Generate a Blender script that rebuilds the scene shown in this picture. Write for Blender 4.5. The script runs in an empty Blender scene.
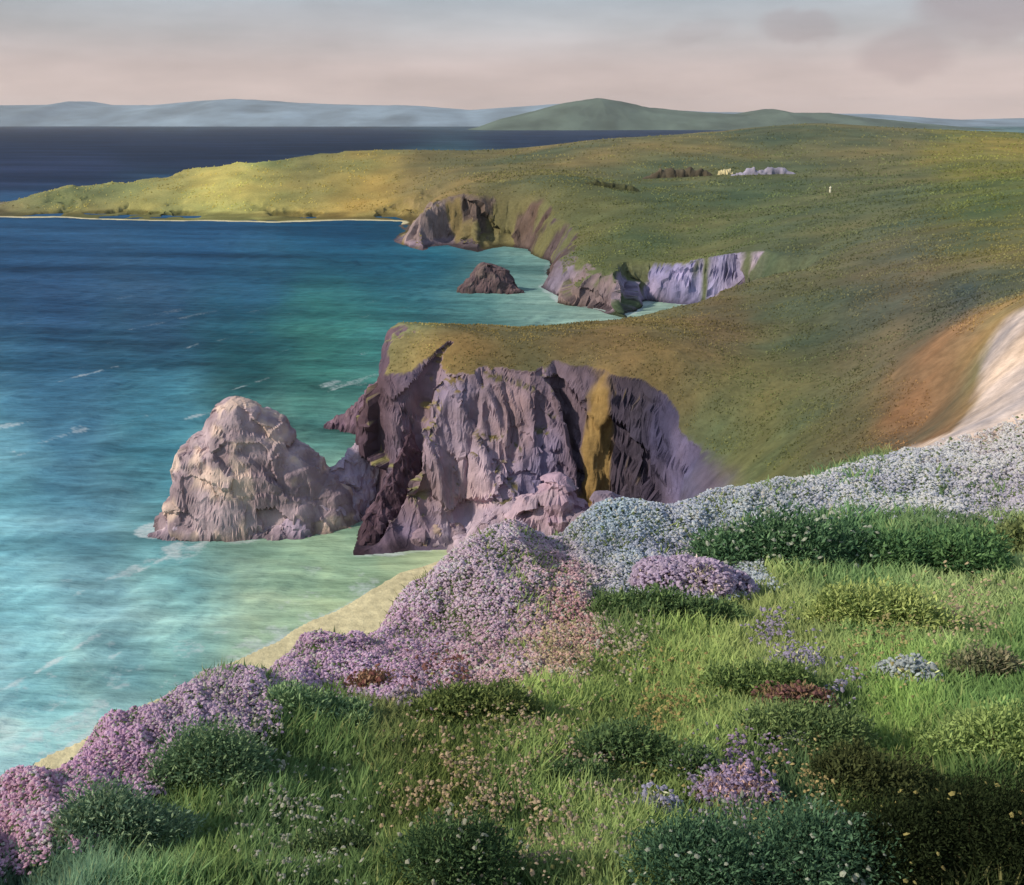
import bpy, math, random
import numpy as np
from mathutils import Vector
R = math.radians
rng = np.random.default_rng(7); random.seed(7)
S = bpy.context.scene; C = S.collection

# ------------------------------------------------------------------ camera, sky, sun, exposure
F = 950.0; PITCH = math.atan(321.5/F); CP, SP = math.cos(PITCH), math.sin(PITCH); H = 60.0
cd = bpy.data.cameras.new('camera'); cam = bpy.data.objects.new('camera', cd); C.objects.link(cam)
cam.location = (0, 0, H); cam.rotation_euler = (R(90)-PITCH, 0, 0)
cd.sensor_width = 36; cd.lens = F/1024*36; cd.clip_start = .2; cd.clip_end = 90000
S.camera = cam
SUN_EL, SUN_AZ = 33.0, -108.0           # azimuth from +Y, towards +X
w = bpy.data.worlds.new('World'); S.world = w; w.use_nodes = True
nt = w.node_tree; nt.nodes.clear(); N = nt.nodes.new; L = nt.links.new
wo = N('ShaderNodeOutputWorld')
sky = N('ShaderNodeTexSky'); sky.sky_type = 'NISHITA'; sky.sun_disc = False
sky.sun_elevation = R(SUN_EL); sky.sun_rotation = R(SUN_AZ); sky.air_density = 1.0; sky.dust_density = 2.5
bg1 = N('ShaderNodeBackground'); bg1.inputs[1].default_value = .06; L(sky.outputs[0], bg1.inputs[0])
tc = N('ShaderNodeTexCoord'); sep = N('ShaderNodeSeparateXYZ'); L(tc.outputs['Generated'], sep.inputs[0])
ramp = N('ShaderNodeValToRGB'); cr = ramp.color_ramp
def lin(c):
    c = np.asarray(c, float)/255
    return np.where(c <= .04045, c/12.92, ((c+.055)/1.055)**2.4)
def l4(c, k=1.0): return tuple(float(v)*k for v in lin(c)) + (1.0,)
mr = N('ShaderNodeMapRange'); mr.inputs[1].default_value = -.05; mr.inputs[2].default_value = .45
L(sep.outputs[2], mr.inputs[0]); L(mr.outputs[0], ramp.inputs[0])
stops = [(0, (206,186,176)), (.12, (212,189,180)), (.2, (202,185,181)), (.27, (184,183,186)), (.33, (168,177,186)), (.6, (158,172,186)), (1, (140,158,182))]
while len(cr.elements) < len(stops): cr.elements.new(.5)
for e, (p, c) in zip(cr.elements, stops): e.position = p; e.color = l4(c)
# soft layered cloud noise in the direction vector
mp = N('ShaderNodeMapping'); mp.inputs['Scale'].default_value = (2.2, 2.2, 11); L(tc.outputs['Generated'], mp.inputs[0])
nz = N('ShaderNodeTexNoise'); nz.inputs['Scale'].default_value = 1.6; nz.inputs['Detail'].default_value = 7; nz.inputs['Roughness'].default_value = .55
L(mp.outputs[0], nz.inputs[0])
nm = N('ShaderNodeMapRange'); nm.inputs[1].default_value = .35; nm.inputs[2].default_value = .68; nm.inputs[3].default_value = .80; nm.inputs[4].default_value = 1.12
L(nz.outputs[0], nm.inputs[0])
vm = N('ShaderNodeVectorMath'); vm.operation = 'SCALE'; L(ramp.outputs[0], vm.inputs[0]); L(nm.outputs[0], vm.inputs['Scale'])
# three darker puffs, high on the right
def dirn(px, py):
    r, u = (px-512)/F, (442.5-py)/F
    v = Vector((r, CP+SP*u, -SP+CP*u)); return v.normalized()
cur = vm.outputs[0]
nz2 = N('ShaderNodeTexNoise'); nz2.inputs['Scale'].default_value = 14; nz2.inputs['Detail'].default_value = 5; L(tc.outputs['Generated'], nz2.inputs[0])
off = N('ShaderNodeVectorMath'); off.operation = 'SUBTRACT'; L(nz2.outputs['Color'], off.inputs[0]); off.inputs[1].default_value = (.5, .5, .5)
offs = N('ShaderNodeVectorMath'); offs.operation = 'SCALE'; L(off.outputs[0], offs.inputs[0]); offs.inputs['Scale'].default_value = .045
dv = N('ShaderNodeVectorMath'); dv.operation = 'ADD'; L(tc.outputs['Generated'], dv.inputs[0]); L(offs.outputs[0], dv.inputs[1])
for px, py, sz, asp, amt in ((905, 56, .052, 1.9, .30), (800, 30, .042, 2.4, .30), (985, 14, .075, 2.6, .34), (700, 36, .05, 3.5, .14), (1010, -20, .11, 2.4, .30), (300, 20, .12, 5, .08)):
    d = dirn(px, py)
    s = N('ShaderNodeVectorMath'); s.operation = 'SUBTRACT'; L(dv.outputs[0], s.inputs[0]); s.inputs[1].default_value = d
    m = N('ShaderNodeVectorMath'); m.operation = 'MULTIPLY'; L(s.outputs[0], m.inputs[0]); m.inputs[1].default_value = (1, 1, asp)
    ln = N('ShaderNodeVectorMath'); ln.operation = 'LENGTH'; L(m.outputs[0], ln.inputs[0])
    g = N('ShaderNodeMapRange'); g.interpolation_type = 'SMOOTHSTEP'; L(ln.outputs['Value'], g.inputs[0])
    g.inputs[1].default_value = sz*.55; g.inputs[2].default_value = sz*.95; g.inputs[3].default_value = amt; g.inputs[4].default_value = 0
    mx = N('ShaderNodeMix'); mx.data_type = 'RGBA'; L(g.outputs[0], mx.inputs[0]); L(cur, mx.inputs[6]); mx.inputs[7].default_value = l4((150,128,130))
    cur = mx.outputs[2]
bg2 = N('ShaderNodeBackground'); L(cur, bg2.inputs[0]); bg2.inputs[1].default_value = .94
mixs = N('ShaderNodeMixShader'); mixs.inputs[0].default_value = .88
L(bg1.outputs[0], mixs.inputs[1]); L(bg2.outputs[0], mixs.inputs[2]); L(mixs.outputs[0], wo.inputs[0])
sd = bpy.data.lights.new('sun', 'SUN'); sd.energy = 3.2; sd.angle = R(3); sd.color = (1, .88, .72)
sun = bpy.data.objects.new('sun', sd); C.objects.link(sun)
sv = Vector((math.sin(R(SUN_AZ))*math.cos(R(SUN_EL)), math.cos(R(SUN_AZ))*math.cos(R(SUN_EL)), math.sin(R(SUN_EL))))
sun.rotation_euler = sv.to_track_quat('Z', 'Y').to_euler()
vs = S.view_settings; vs.view_transform = 'Standard'; vs.look = 'None'; vs.gamma = 1; vs.use_curve_mapping = False; vs.exposure = 0.38
S.cycles.max_bounces = 5; S.cycles.volume_bounces = 0; S.cycles.use_denoising = True

# ------------------------------------------------------------------ maths
def at(px, py, y=None, z=None):
    r, u = (px-512)/F, (442.5-py)/F
    ry, rz = CP+SP*u, -SP+CP*u
    t = y/ry if y is not None else (z-H)/rz
    return np.array([r*t, ry*t, H+rz*t])

def h2(ix, iy, iz, seed):
    h = (ix.astype(np.int64)*374761393 + iy.astype(np.int64)*668265263 + iz.astype(np.int64)*2147483647 + seed*974634777) & 0xffffffff
    h = ((h ^ (h >> 13))*1274126177) & 0xffffffff
    h = ((h ^ (h >> 16))*2246822519) & 0xffffffff
    return ((h ^ (h >> 15)) & 0xffffff)/float(0xffffff)
def noise2(x, y, seed=0):
    x0, y0 = np.floor(x), np.floor(y); fx, fy = x-x0, y-y0
    ux, uy = fx*fx*fx*(fx*(fx*6-15)+10), fy*fy*fy*(fy*(fy*6-15)+10)
    z = np.zeros_like(x0)
    a, b = h2(x0, y0, z, seed), h2(x0+1, y0, z, seed); c, d = h2(x0, y0+1, z, seed), h2(x0+1, y0+1, z, seed)
    return ((a*(1-ux)+b*ux)*(1-uy)+(c*(1-ux)+d*ux)*uy)*2-1
def noise3(x, y, z, seed=0):
    x0, y0, z0 = np.floor(x), np.floor(y), np.floor(z); fx, fy, fz = x-x0, y-y0, z-z0
    ux, uy, uz = [f*f*(3-2*f) for f in (fx, fy, fz)]
    r = 0
    for dz, wz in ((0, 1-uz), (1, uz)):
        for dy, wy in ((0, 1-uy), (1, uy)):
            r = r + wz*wy*(h2(x0, y0+dy, z0+dz, seed)*(1-ux)+h2(x0+1, y0+dy, z0+dz, seed)*ux)
    return r*2-1
def fbm(x, y, o=5, seed=0, gain=.5):
    r, a, t = 0, 1, 0
    ca, sa = math.cos(.7), math.sin(.7)
    for i in range(o):
        r = r + a*noise2(x, y, seed+i*13); t += a; a *= gain
        x, y = (x*ca-y*sa)*2.03+3.1, (x*sa+y*ca)*2.03+1.7
    return r/t
def ridged(x, y, o=4, seed=0):
    r, a, t = 0, 1, 0
    ca, sa = math.cos(.9), math.sin(.9)
    for i in range(o):
        r = r + a*(1-2*np.abs(noise2(x, y, seed+i*17))); t += a; a *= .5
        x, y = (x*ca-y*sa)*2.1+5.3, (x*sa+y*ca)*2.1+2.9
    return r/t
def fbm3(x, y, z, o=4, seed=0):
    r, a, t = 0, 1, 0
    for i in range(o):
        r = r + a*noise3(x, y, z, seed+i*11); t += a; a *= .5
        x, y, z = x*2.07+1.3, y*2.03+4.1, z*2.11+7.7
    return r/t
def blocks(x, y, z, seed=0):
    """jointed rock: nearest-cell blocks, each with its own offset and tilt"""
    shp = np.shape(x); x, y, z = np.ravel(x), np.ravel(y), np.ravel(z)
    x0, y0, z0 = np.floor(x), np.floor(y), np.floor(z); best = np.full(x.size, 1e9); out = np.zeros(x.size)
    for i in (-1, 0, 1):
        for j in (-1, 0, 1):
            for k in (-1, 0, 1):
                cx, cy, cz = x0+i, y0+j, z0+k
                r1, r2, r3, r4 = [h2(cx, cy, cz, seed+q) for q in (1, 2, 3, 4)]
                dx, dy, dz = x-cx-r1, y-cy-r2, z-cz-r3; d = dx*dx+dy*dy+dz*dz
                v = (r4-.5)+(r1-.5)*dx*1.3+(r2-.5)*dy*1.3+(r3-.5)*dz*1.6
                m_ = d < best; best = np.where(m_, d, best); out = np.where(m_, v, out)
    return out.reshape(shp)
def sstep(a, b, x):
    t = np.clip((x-a)/(b-a), 0, 1); return t*t*(3-2*t)
def stretch(x, y, lo, hi, ref=150.0):
    """noise coordinates whose cells grow with distance between lo and hi, without turning into rays"""
    y = np.maximum(y, 1.0); s_ = np.clip(y/ref, lo, hi); yl, yh = lo*ref, hi*ref
    Y_ = np.where(y < yl, y/lo, yl/lo+ref*np.log(np.clip(y, yl, yh)/yl)+np.maximum(y-yh, 0)/hi)
    X_ = x/s_
    # turn and bend the frame so that nothing lines up with the view
    return X_*.83-Y_*.56+6*np.sin(Y_/37), X_*.56+Y_*.83+5*np.sin(X_/41)
def uv_of(x, y):
    y = np.maximum(y, 4.3)
    return np.clip(x/y, -.95, .95)*2.4, np.log(y)

# ------------------------------------------------------------------ the lie of the land: height control points (pixel, distance)
hp = []
def P_(px, py, y): hp.append(at(px, py, y=y))
def Q_(px, py, y, z): p = at(px, py, y=y); hp.append(np.array([p[0], y, z]))
# foreground brow of the hill (its outer edge) and what falls away behind it
EDGE = [(-160,900,4.6),(-60,845,6.0),(0,812,7.5),(100,752,10),(200,703,12.5),(300,658,16),(400,608,21),(450,580,25),(500,550,29),(600,516,34),(700,514,40)]
for i, (px, py, y) in enumerate(EDGE):
    p = at(px, py, y=y); hp.append(p)
    s = (H-p[2])/y
    for k in (1.2, 1.55, 2.1, 2.9, 4.0):
        yy = y*k
        if yy > (80 if px < 650 else 72): break
        hp.append(np.array([p[0]*k, yy, max(H-s*yy-1.2-.09*yy, 2.5)]))
for a in [(-160,1000,3.6),(0,960,4.2),(0,885,5.4),(150,885,5.0),(300,885,5.0),(512,885,5.0),(700,885,5.2),(860,885,5.4),(1024,885,5.6),(1180,885,5.8),
          (150,800,7.0),(300,780,7.6),(512,760,8.2),(700,760,8.6),(860,760,9),(1024,760,9.4),(1180,760,9.6),
          (330,700,11.5),(512,680,12.4),(700,680,13),(860,680,13.6),(1024,680,14),
          (440,640,17),(560,620,18),(700,610,20),(860,600,22),(1024,600,23),(1180,590,24),
          (560,560,27),(700,555,29),(860,540,33),(1024,540,35),(800,510,38),(900,495,44),(1024,490,46),(1160,480,48),
          (760,494,44),(830,478,50),(870,462,56),(960,440,64),(1024,430,62),(1160,420,62),
          (1000,390,80),(1024,350,88),(1024,318,96),(1150,300,90),(990,330,104),(950,345,108),(900,440,90),(940,400,98)]: P_(*a)
# valley behind the brow on the right, and the green slope of the bay
for a in [(720,498,104),(740,450,116),(800,455,100),(850,400,112),(780,400,125),(720,400,130),(850,345,145),(940,305,150),(1024,286,140),(1160,270,140)]: P_(*a)
# near headland top
for a in [(405,322,172),(408,331,160),(440,336,155),(480,345,151),(530,353,148),(600,362,143),(650,366,140),(700,367,140),(500,326,180),(560,326,182),(600,324,186),(650,320,190),(700,312,200),(760,300,205),(760,340,160)]: P_(*a)
Q_(380,330,165,26); Q_(360,330,200,15); Q_(430,330,200,16); Q_(470,330,230,10); Q_(560,330,240,10); Q_(500,330,205,17); Q_(600,330,215,17); Q_(300,500,150,20)
# mainland
for a in [(850,290,190),(1000,260,190),(1150,250,190),(850,250,280),(760,270,262),(1000,220,300),(1150,210,300),
          (655,260,345),(700,254,345),(735,250,335),(770,247,322),(690,250,360),(800,262,300),(600,215,440),(640,225,400),(556,185,505),(530,215,470),(850,210,400),(1000,185,440),(700,205,470),
          (700,176,610),(620,180,600),(850,170,620),(1000,158,640),(1150,158,640),(760,150,760),(452,190,525),(500,175,620),(430,200,520),
          (600,141,900),(700,134,950),(750,129,980),(800,123,1000),(850,124,1000),(900,128,1000),(950,130,1000),(1024,133,1000),(1180,133,1000),
          (540,149,900),(500,153,880),(450,154,860),(400,153,850),(330,157,830),(300,160,810),(250,163,800),(200,169,785),(150,176,770),(100,181,755),(50,184,735),(20,197,710),
          (380,200,690),(300,203,690),(200,203,690),(100,205,690),(0,209,685),(-40,214,680)]: P_(*a)
for px, z in ((-100,3),(100,10),(300,18),(500,22),(700,40),(850,45),(1024,40),(1200,40)): Q_(px,130,1300,z)
for px in (0,300,600,900,1200): Q_(px,130,2600,-10)
for u0 in (-.42, -.30, -.2, -.13, -.06, 0, .05, .10, .15):
    for y0, z0 in ((74, 10), (86, 6), (98, 3.5), (107, 3)): hp.append(np.array([u0*y0, y0, z0 if u0 > -.25 else z0*.6]))
hp = np.array(hp)
hu, hv = uv_of(hp[:,0], hp[:,1]); CC = .08
A = np.sqrt((hu[:,None]-hu)**2+(hv[:,None]-hv)**2+CC**2)
n = len(hp); NPT = n; M = np.zeros((n+3, n+3)); M[:n,:n] = A + np.eye(n)*-.004
M[:n,n] = 1; M[:n,n+1] = hu; M[:n,n+2] = hv; M[n:,:n] = M[:n,n:].T
SOL = np.linalg.solve(M, np.concatenate([hp[:,2], np.zeros(3)]))
def plain(x, y):
    u, v = uv_of(x, y); u = u.ravel(); v = v.ravel(); out = np.empty(u.size)
    for i in range(0, u.size, 200000):
        a, b = u[i:i+200000], v[i:i+200000]
        out[i:i+200000] = np.sqrt((a[:,None]-hu)**2+(b[:,None]-hv)**2+CC**2)@SOL[:NPT]+SOL[NPT]+SOL[NPT+1]*a+SOL[NPT+2]*b
    return out.reshape(np.shape(x))

# ------------------------------------------------------------------ coast line at sea level
def sl(px, py): p = at(px, py, z=0); return (p[0], p[1])
COAST = [(-90, 20), (-62, 45), sl(-120,842), sl(0,786), sl(97,727), sl(197,680), sl(295,630), sl(364,596), sl(408,572), sl(440,561),   # beach
         sl(500,585), sl(560,575), sl(640,585), (14, 108), (19, 114), (21, 122), (19.5, 131), (16, 132), (13.5, 126), (7, 125), (0, 127),                     # little bay under the dark cliff
         sl(470,548), sl(425,551), sl(385,556), sl(354,556), sl(366,528), sl(360,500), sl(374,440), sl(388,378),
         (-31, 236), (-22, 232), (0, 220), (24, 224), (42, 240), (62, 262), (80, 278), (86, 292), (86, 303), (77, 310), (70, 321), (60, 324), (50, 333),    # behind the headland
         sl(628,318), sl(600,310), sl(560,303), sl(540,287), sl(548,262), sl(528,250),
         sl(505,247), sl(480,253), sl(452,246), sl(436,247), sl(420,251), sl(404,244), sl(396,222),
         sl(340,221), sl(280,223), sl(200,221), sl(120,220), sl(60,218), sl(0,217), sl(-60,216), (-430, 690), (-400, 730), (-330, 800),
         (-260, 860), (-150, 960), (0, 1150), (300, 1500), (1000, 1900), (4200, 2400), (4200, -50), (-90, -50)]
CX = np.array(COAST)
def coast_dist(x, y, poly=CX):
    shp = np.shape(x); x = np.ravel(x); y = np.ravel(y)
    out = np.empty(x.size)
    for i in range(0, x.size, 200000):
        a, b = x[i:i+200000], y[i:i+200000]
        best = np.full(a.size, 1e18); ins = np.zeros(a.size, bool)
        for (x1, y1), (x2, y2) in zip(poly, np.roll(poly, -1, 0)):
            dx, dy = x2-x1, y2-y1
            t = np.clip(((a-x1)*dx+(b-y1)*dy)/(dx*dx+dy*dy), 0, 1)
            best = np.minimum(best, (a-x1-t*dx)**2+(b-y1-t*dy)**2)
            if y1 != y2:
                c = ((y1 > b) != (y2 > b)) & (a < (x2-x1)*(b-y1)/(y2-y1)+x1); ins ^= c
        out[i:i+200000] = np.sqrt(best)*np.where(ins, 1, -1)
    return out.reshape(shp)
# cliff width W, beach width B by place
WB = [(sl(0,790), 30, 9), (sl(200,686), 30, 10), (sl(370,603), 30, 9), (sl(440,570), 30, 8), (sl(560,575), 22, 8), ((14,108), 4, 2), ((20,116), 4, 1), ((21,124), 4, 0), ((18,132), 5, 0), ((13,126), 9, 0), ((6,125), 13, 1), ((0,127), 15, .5),
      (sl(470,548), 18, .3), (sl(425,551), 17, .2), (sl(385,556), 16, 0), (sl(354,556), 12, 0), (sl(352,500), 8, 0), (sl(366,440), 7, 0), (sl(384,378), 7, 0), ((-26,236), 14, 0),
      ((10,222), 22, 0), ((62,262), 16, .3), ((90,303), 10, .3), ((70,321), 9, .3), ((50,333), 10, .3), (sl(620,318), 12, .4), (sl(560,303), 14, .3), (sl(545,270), 14, .5), (sl(505,247), 18, .3), (sl(470,250), 15, 0), (sl(528,252), 12, 0), (sl(420,250), 17, 0),
      (sl(398,228), 40, 0), (sl(380,221), 60, 3), (sl(280,223), 85, 4), (sl(120,220), 80, 3), (sl(0,217), 60, 4), ((-400,730), 50, 0), ((-150,960), 70, 0), ((300,1500), 200, 0)]
wbp = np.array([w_[0] for w_ in WB]); wbw = np.array([w_[1] for w_ in WB]); wbb = np.array([w_[2] for w_ in WB])
def idw(x, y, pts, vals, p=2):
    x = np.ravel(x); y = np.ravel(y)
    num = 0; den = 0
    for (a, b), v in zip(pts, vals):
        k = 1/(((x-a)**2+(y-b)**2)**p+1e-3); num = num+k[:,None]*np.atleast_1d(v); den = den+k
    return num/den[:,None]
PX, PY = np.array([0, .12, .3, .55, .8, 1.0]), np.array([0, .1, .3, .62, .9, 1.0])
def height(x, y, full=False):
    shp = np.shape(x); x = np.asarray(x, float); y = np.asarray(y, float)
    sc = np.clip(y/150, .5, 4.0)                                   # broad shapes far off, finer ones near
    xn, yn = stretch(x, y, .5, 4.0)
    wx = 2.2*sc*fbm(xn/11, yn/11, 4, 3); wy = 2.2*sc*fbm(xn/11+40, yn/11, 4, 5)
    soft = 1-sstep(60, 30, y)*.6
    beachy = sstep(5, 8, 0*x+idw(x, y, wbp, wbb)[:,0].reshape(shp))
    k = soft*(1-.45*beachy)
    d = coast_dist(x+wx*k, y+wy*k)
    wb = idw(x, y, wbp, np.stack([wbw, wbb], 1)); W = wb[:,0].reshape(shp); B = wb[:,1].reshape(shp)
    P = np.maximum(plain(x, y), 1.0); kn = sstep(5.6, 4.3, y); P = P*(1-kn)+np.minimum(P, 55.5+.25*fbm(x/2, y/2, 3, 8))*kn
    P = P + .5*np.clip(y/120,.03,3)*fbm(xn/16, yn/16, 4, 9)*sstep(2, 12, P)
    dd = d-B
    rg = ridged((xn+.7*(yn-.0)+2*wx/sc)/24, (yn*.8+2*wy/sc)/20, 5, 21)+.12*ridged(xn/7+.5*wx/sc, yn/7, 3, 25)
    for xa, ya, k_, wg, dg in ((-11.5, 150, .45, 1.5, 3.6), (6.6, 147, -.34, 1.0, 2.2), (-3.5, 148, .28, .8, 1.6)):
        dd = dd - dg*np.exp(-((x-(xa+(y-ya)*k_)+.5*wx)/wg)**2)*sstep(126, 134, y)*sstep(160, 152, y)
    amp = W*.44*sstep(0, .3, dd/W)*sstep(1.5, .8, dd/W)
    t = np.clip((dd+amp*rg-.05*W)/W, 0, 1.6)
    # the profile: talus, steep face, rounded brow
    s = np.interp(t, PX, PY)
    soft2 = np.clip((W-30)/30, 0, 1)
    s = s*(1-soft2)+np.clip(t*.9, 0, 1)*soft2
    zb = np.where(d > 0, np.minimum(d, B+.01)*.07, d*.12)
    z = zb + (P-zb)*s*(dd > -.0)
    face = s*(1-s)*4
    z = z - face*3.4*sstep(225, 250, y)*sstep(.0, .3, fbm(xn/7+3, yn/7, 4, 57))
    z = z + face*.025*np.minimum(P, 30)*fbm(xn/3.2, yn/3.2, 4, 33)
    # bedding ledges
    q = z/2.6+.5*fbm(xn/9, yn/9, 3, 77)+.12*xn; fr = q-np.floor(q)
    z = z + face*1.0*(sstep(.15, .85, fr)-fr)*np.clip(P/25,0,1)
    if full: return z, d, s, face
    return z
def land_hit(px, py, y0=4.2, y1=1600):
    ys = np.exp(np.linspace(math.log(y0), math.log(y1), 1600))
    r, u = (px-512)/F, (442.5-py)/F; ry, rz = CP+SP*u, -SP+CP*u
    zs = H+rz*ys/ry; xs = r*ys/ry
    hz = height(xs, ys); k = np.argmax(hz > zs) if (hz > zs).any() else -1
    return np.array([xs[k], ys[k], hz[k]])

# ------------------------------------------------------------------ mesh helpers
def set_props(o, label=None, cat=None, group=None, kind=None):
    for k, v in (('label', label), ('category', cat), ('group', group), ('kind', kind)):
        if v: o[k] = v
    return o
def mesh_obj(name, V, Fc, mat, parent=None, cols=None, smooth=True, mats=None):
    """V (n,3); Fc (m,k) one polygon size"""
    V = np.asarray(V, np.float32); Fc = np.asarray(Fc, np.int32); k = Fc.shape[1]
    me = bpy.data.meshes.new(name); me.vertices.add(len(V)); me.vertices.foreach_set('co', V.ravel())
    me.loops.add(Fc.size); me.loops.foreach_set('vertex_index', Fc.ravel())
    me.polygons.add(len(Fc)); me.polygons.foreach_set('loop_start', np.arange(0, Fc.size, k, dtype=np.int32))
    me.update(calc_edges=True)
    me.polygons.foreach_set('use_smooth', np.full(len(Fc), bool(smooth)))
    if cols is not None:
        a = me.color_attributes.new('tint', 'FLOAT_COLOR', 'POINT')
        cc = np.ones((len(V), 4), np.float32); cc[:,:cols.shape[1]] = cols; a.data.foreach_set('color', cc.ravel())
    me.materials.append(mat); me.validate(); 
    o = bpy.data.objects.new(name, me); C.objects.link(o)
    if parent: o.parent = parent
    return o
def compact(V, Fc, *extra):
    used = np.unique(Fc); mp_ = np.full(len(V), -1, np.int64); mp_[used] = np.arange(len(used))
    return (V[used], mp_[Fc]) + tuple(e[used] for e in extra)
def grid_faces(nr, nc):
    i = np.arange(nr-1)[:,None]*nc+np.arange(nc-1)[None]
    return np.stack([i, i+1, i+nc+1, i+nc], -1).reshape(-1, 4)
def mat_tint(name, rough=.9, var=.35, scale=1.0, bump=.3, bscale=2.0, bdist=.2, spec=.2, detail=8, strata=0.0, streak=None, var2=.0, scale2=.1):
    m = bpy.data.materials.new(name); m.use_nodes = True; t = m.node_tree; t.nodes.clear(); n = t.nodes.new; l = t.links.new
    o = n('ShaderNodeOutputMaterial'); b = n('ShaderNodeBsdfPrincipled'); l(b.outputs[0], o.inputs[0])
    b.inputs['Roughness'].default_value = rough; b.inputs['Specular IOR Level'].default_value = spec
    a = n('ShaderNodeVertexColor'); a.layer_name = 'tint'
    g = n('ShaderNodeNewGeometry')
    pos = g.outputs['Position']
    if streak:
        mp = n('ShaderNodeMapping'); mp.inputs['Scale'].default_value = streak[0]; mp.inputs['Rotation'].default_value = streak[1]; l(pos, mp.inputs[0]); pos = mp.outputs[0]
    z = n('ShaderNodeTexNoise'); z.inputs['Scale'].default_value = scale; z.inputs['Detail'].default_value = detail; z.inputs['Roughness'].default_value = .62; l(pos, z.inputs[0])
    r = n('ShaderNodeMapRange'); r.inputs[1].default_value = .3; r.inputs[2].default_value = .7; r.inputs[3].default_value = 1-var; r.inputs[4].default_value = 1+var; l(z.outputs[0], r.inputs[0])
    v = n('ShaderNodeVectorMath'); v.operation = 'SCALE'; l(a.outputs[0], v.inputs[0]); l(r.outputs[0], v.inputs['Scale']); col = v.outputs[0]
    if var2:
        z3 = n('ShaderNodeTexNoise'); z3.inputs['Scale'].default_value = scale2; z3.inputs['Detail'].default_value = 5; l(g.outputs['Position'], z3.inputs[0])
        r3 = n('ShaderNodeMapRange'); r3.inputs[1].default_value = .35; r3.inputs[2].default_value = .65; r3.inputs[3].default_value = 1-var2; r3.inputs[4].default_value = 1+var2; l(z3.outputs[0], r3.inputs[0])
        v3 = n('ShaderNodeVectorMath'); v3.operation = 'SCALE'; l(col, v3.inputs[0]); l(r3.outputs[0], v3.inputs['Scale']); col = v3.outputs[0]
    l(col, b.inputs['Base Color'])
    z2 = n('ShaderNodeTexNoise'); z2.inputs['Scale'].default_value = bscale; z2.inputs['Detail'].default_value = 9; z2.inputs['Roughness'].default_value = .65; l(g.outputs['Position'], z2.inputs[0])
    hgt = z2.outputs[0]
    if strata:
        vo = n('ShaderNodeTexVoronoi'); vo.feature = 'DISTANCE_TO_EDGE'; vo.inputs['Scale'].default_value = .35
        mp2 = n('ShaderNodeMapping'); mp2.inputs['Scale'].default_value = (1, 1, .45); mp2.inputs['Rotation'].default_value = (0, .5, 0)
        wa = n('ShaderNodeVectorMath'); wa.operation = 'ADD'; l(g.outputs['Position'], wa.inputs[0]); l(z2.outputs['Color'], wa.inputs[1]); l(wa.outputs[0], mp2.inputs[0]); l(mp2.outputs[0], vo.inputs[0])
        mm = n('ShaderNodeMapRange'); mm.inputs[2].default_value = .12; mm.inputs[4].default_value = strata; l(vo.outputs['Distance'], mm.inputs[0])
        ad = n('ShaderNodeMath'); ad.operation = 'ADD'; l(z2.outputs[0], ad.inputs[0]); l(mm.outputs[0], ad.inputs[1]); hgt = ad.outputs[0]
    bp = n('ShaderNodeBump'); bp.inputs['Strength'].default_value = bump; bp.inputs['Distance'].default_value = bdist; l(hgt, bp.inputs['Height']); l(bp.outputs[0], b.inputs['Normal'])
    return m
K = .98                          # surface colour for a colour seen in mid light
def alb(c, k=K): return np.clip(lin(c)*k, .004, .85)

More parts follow.
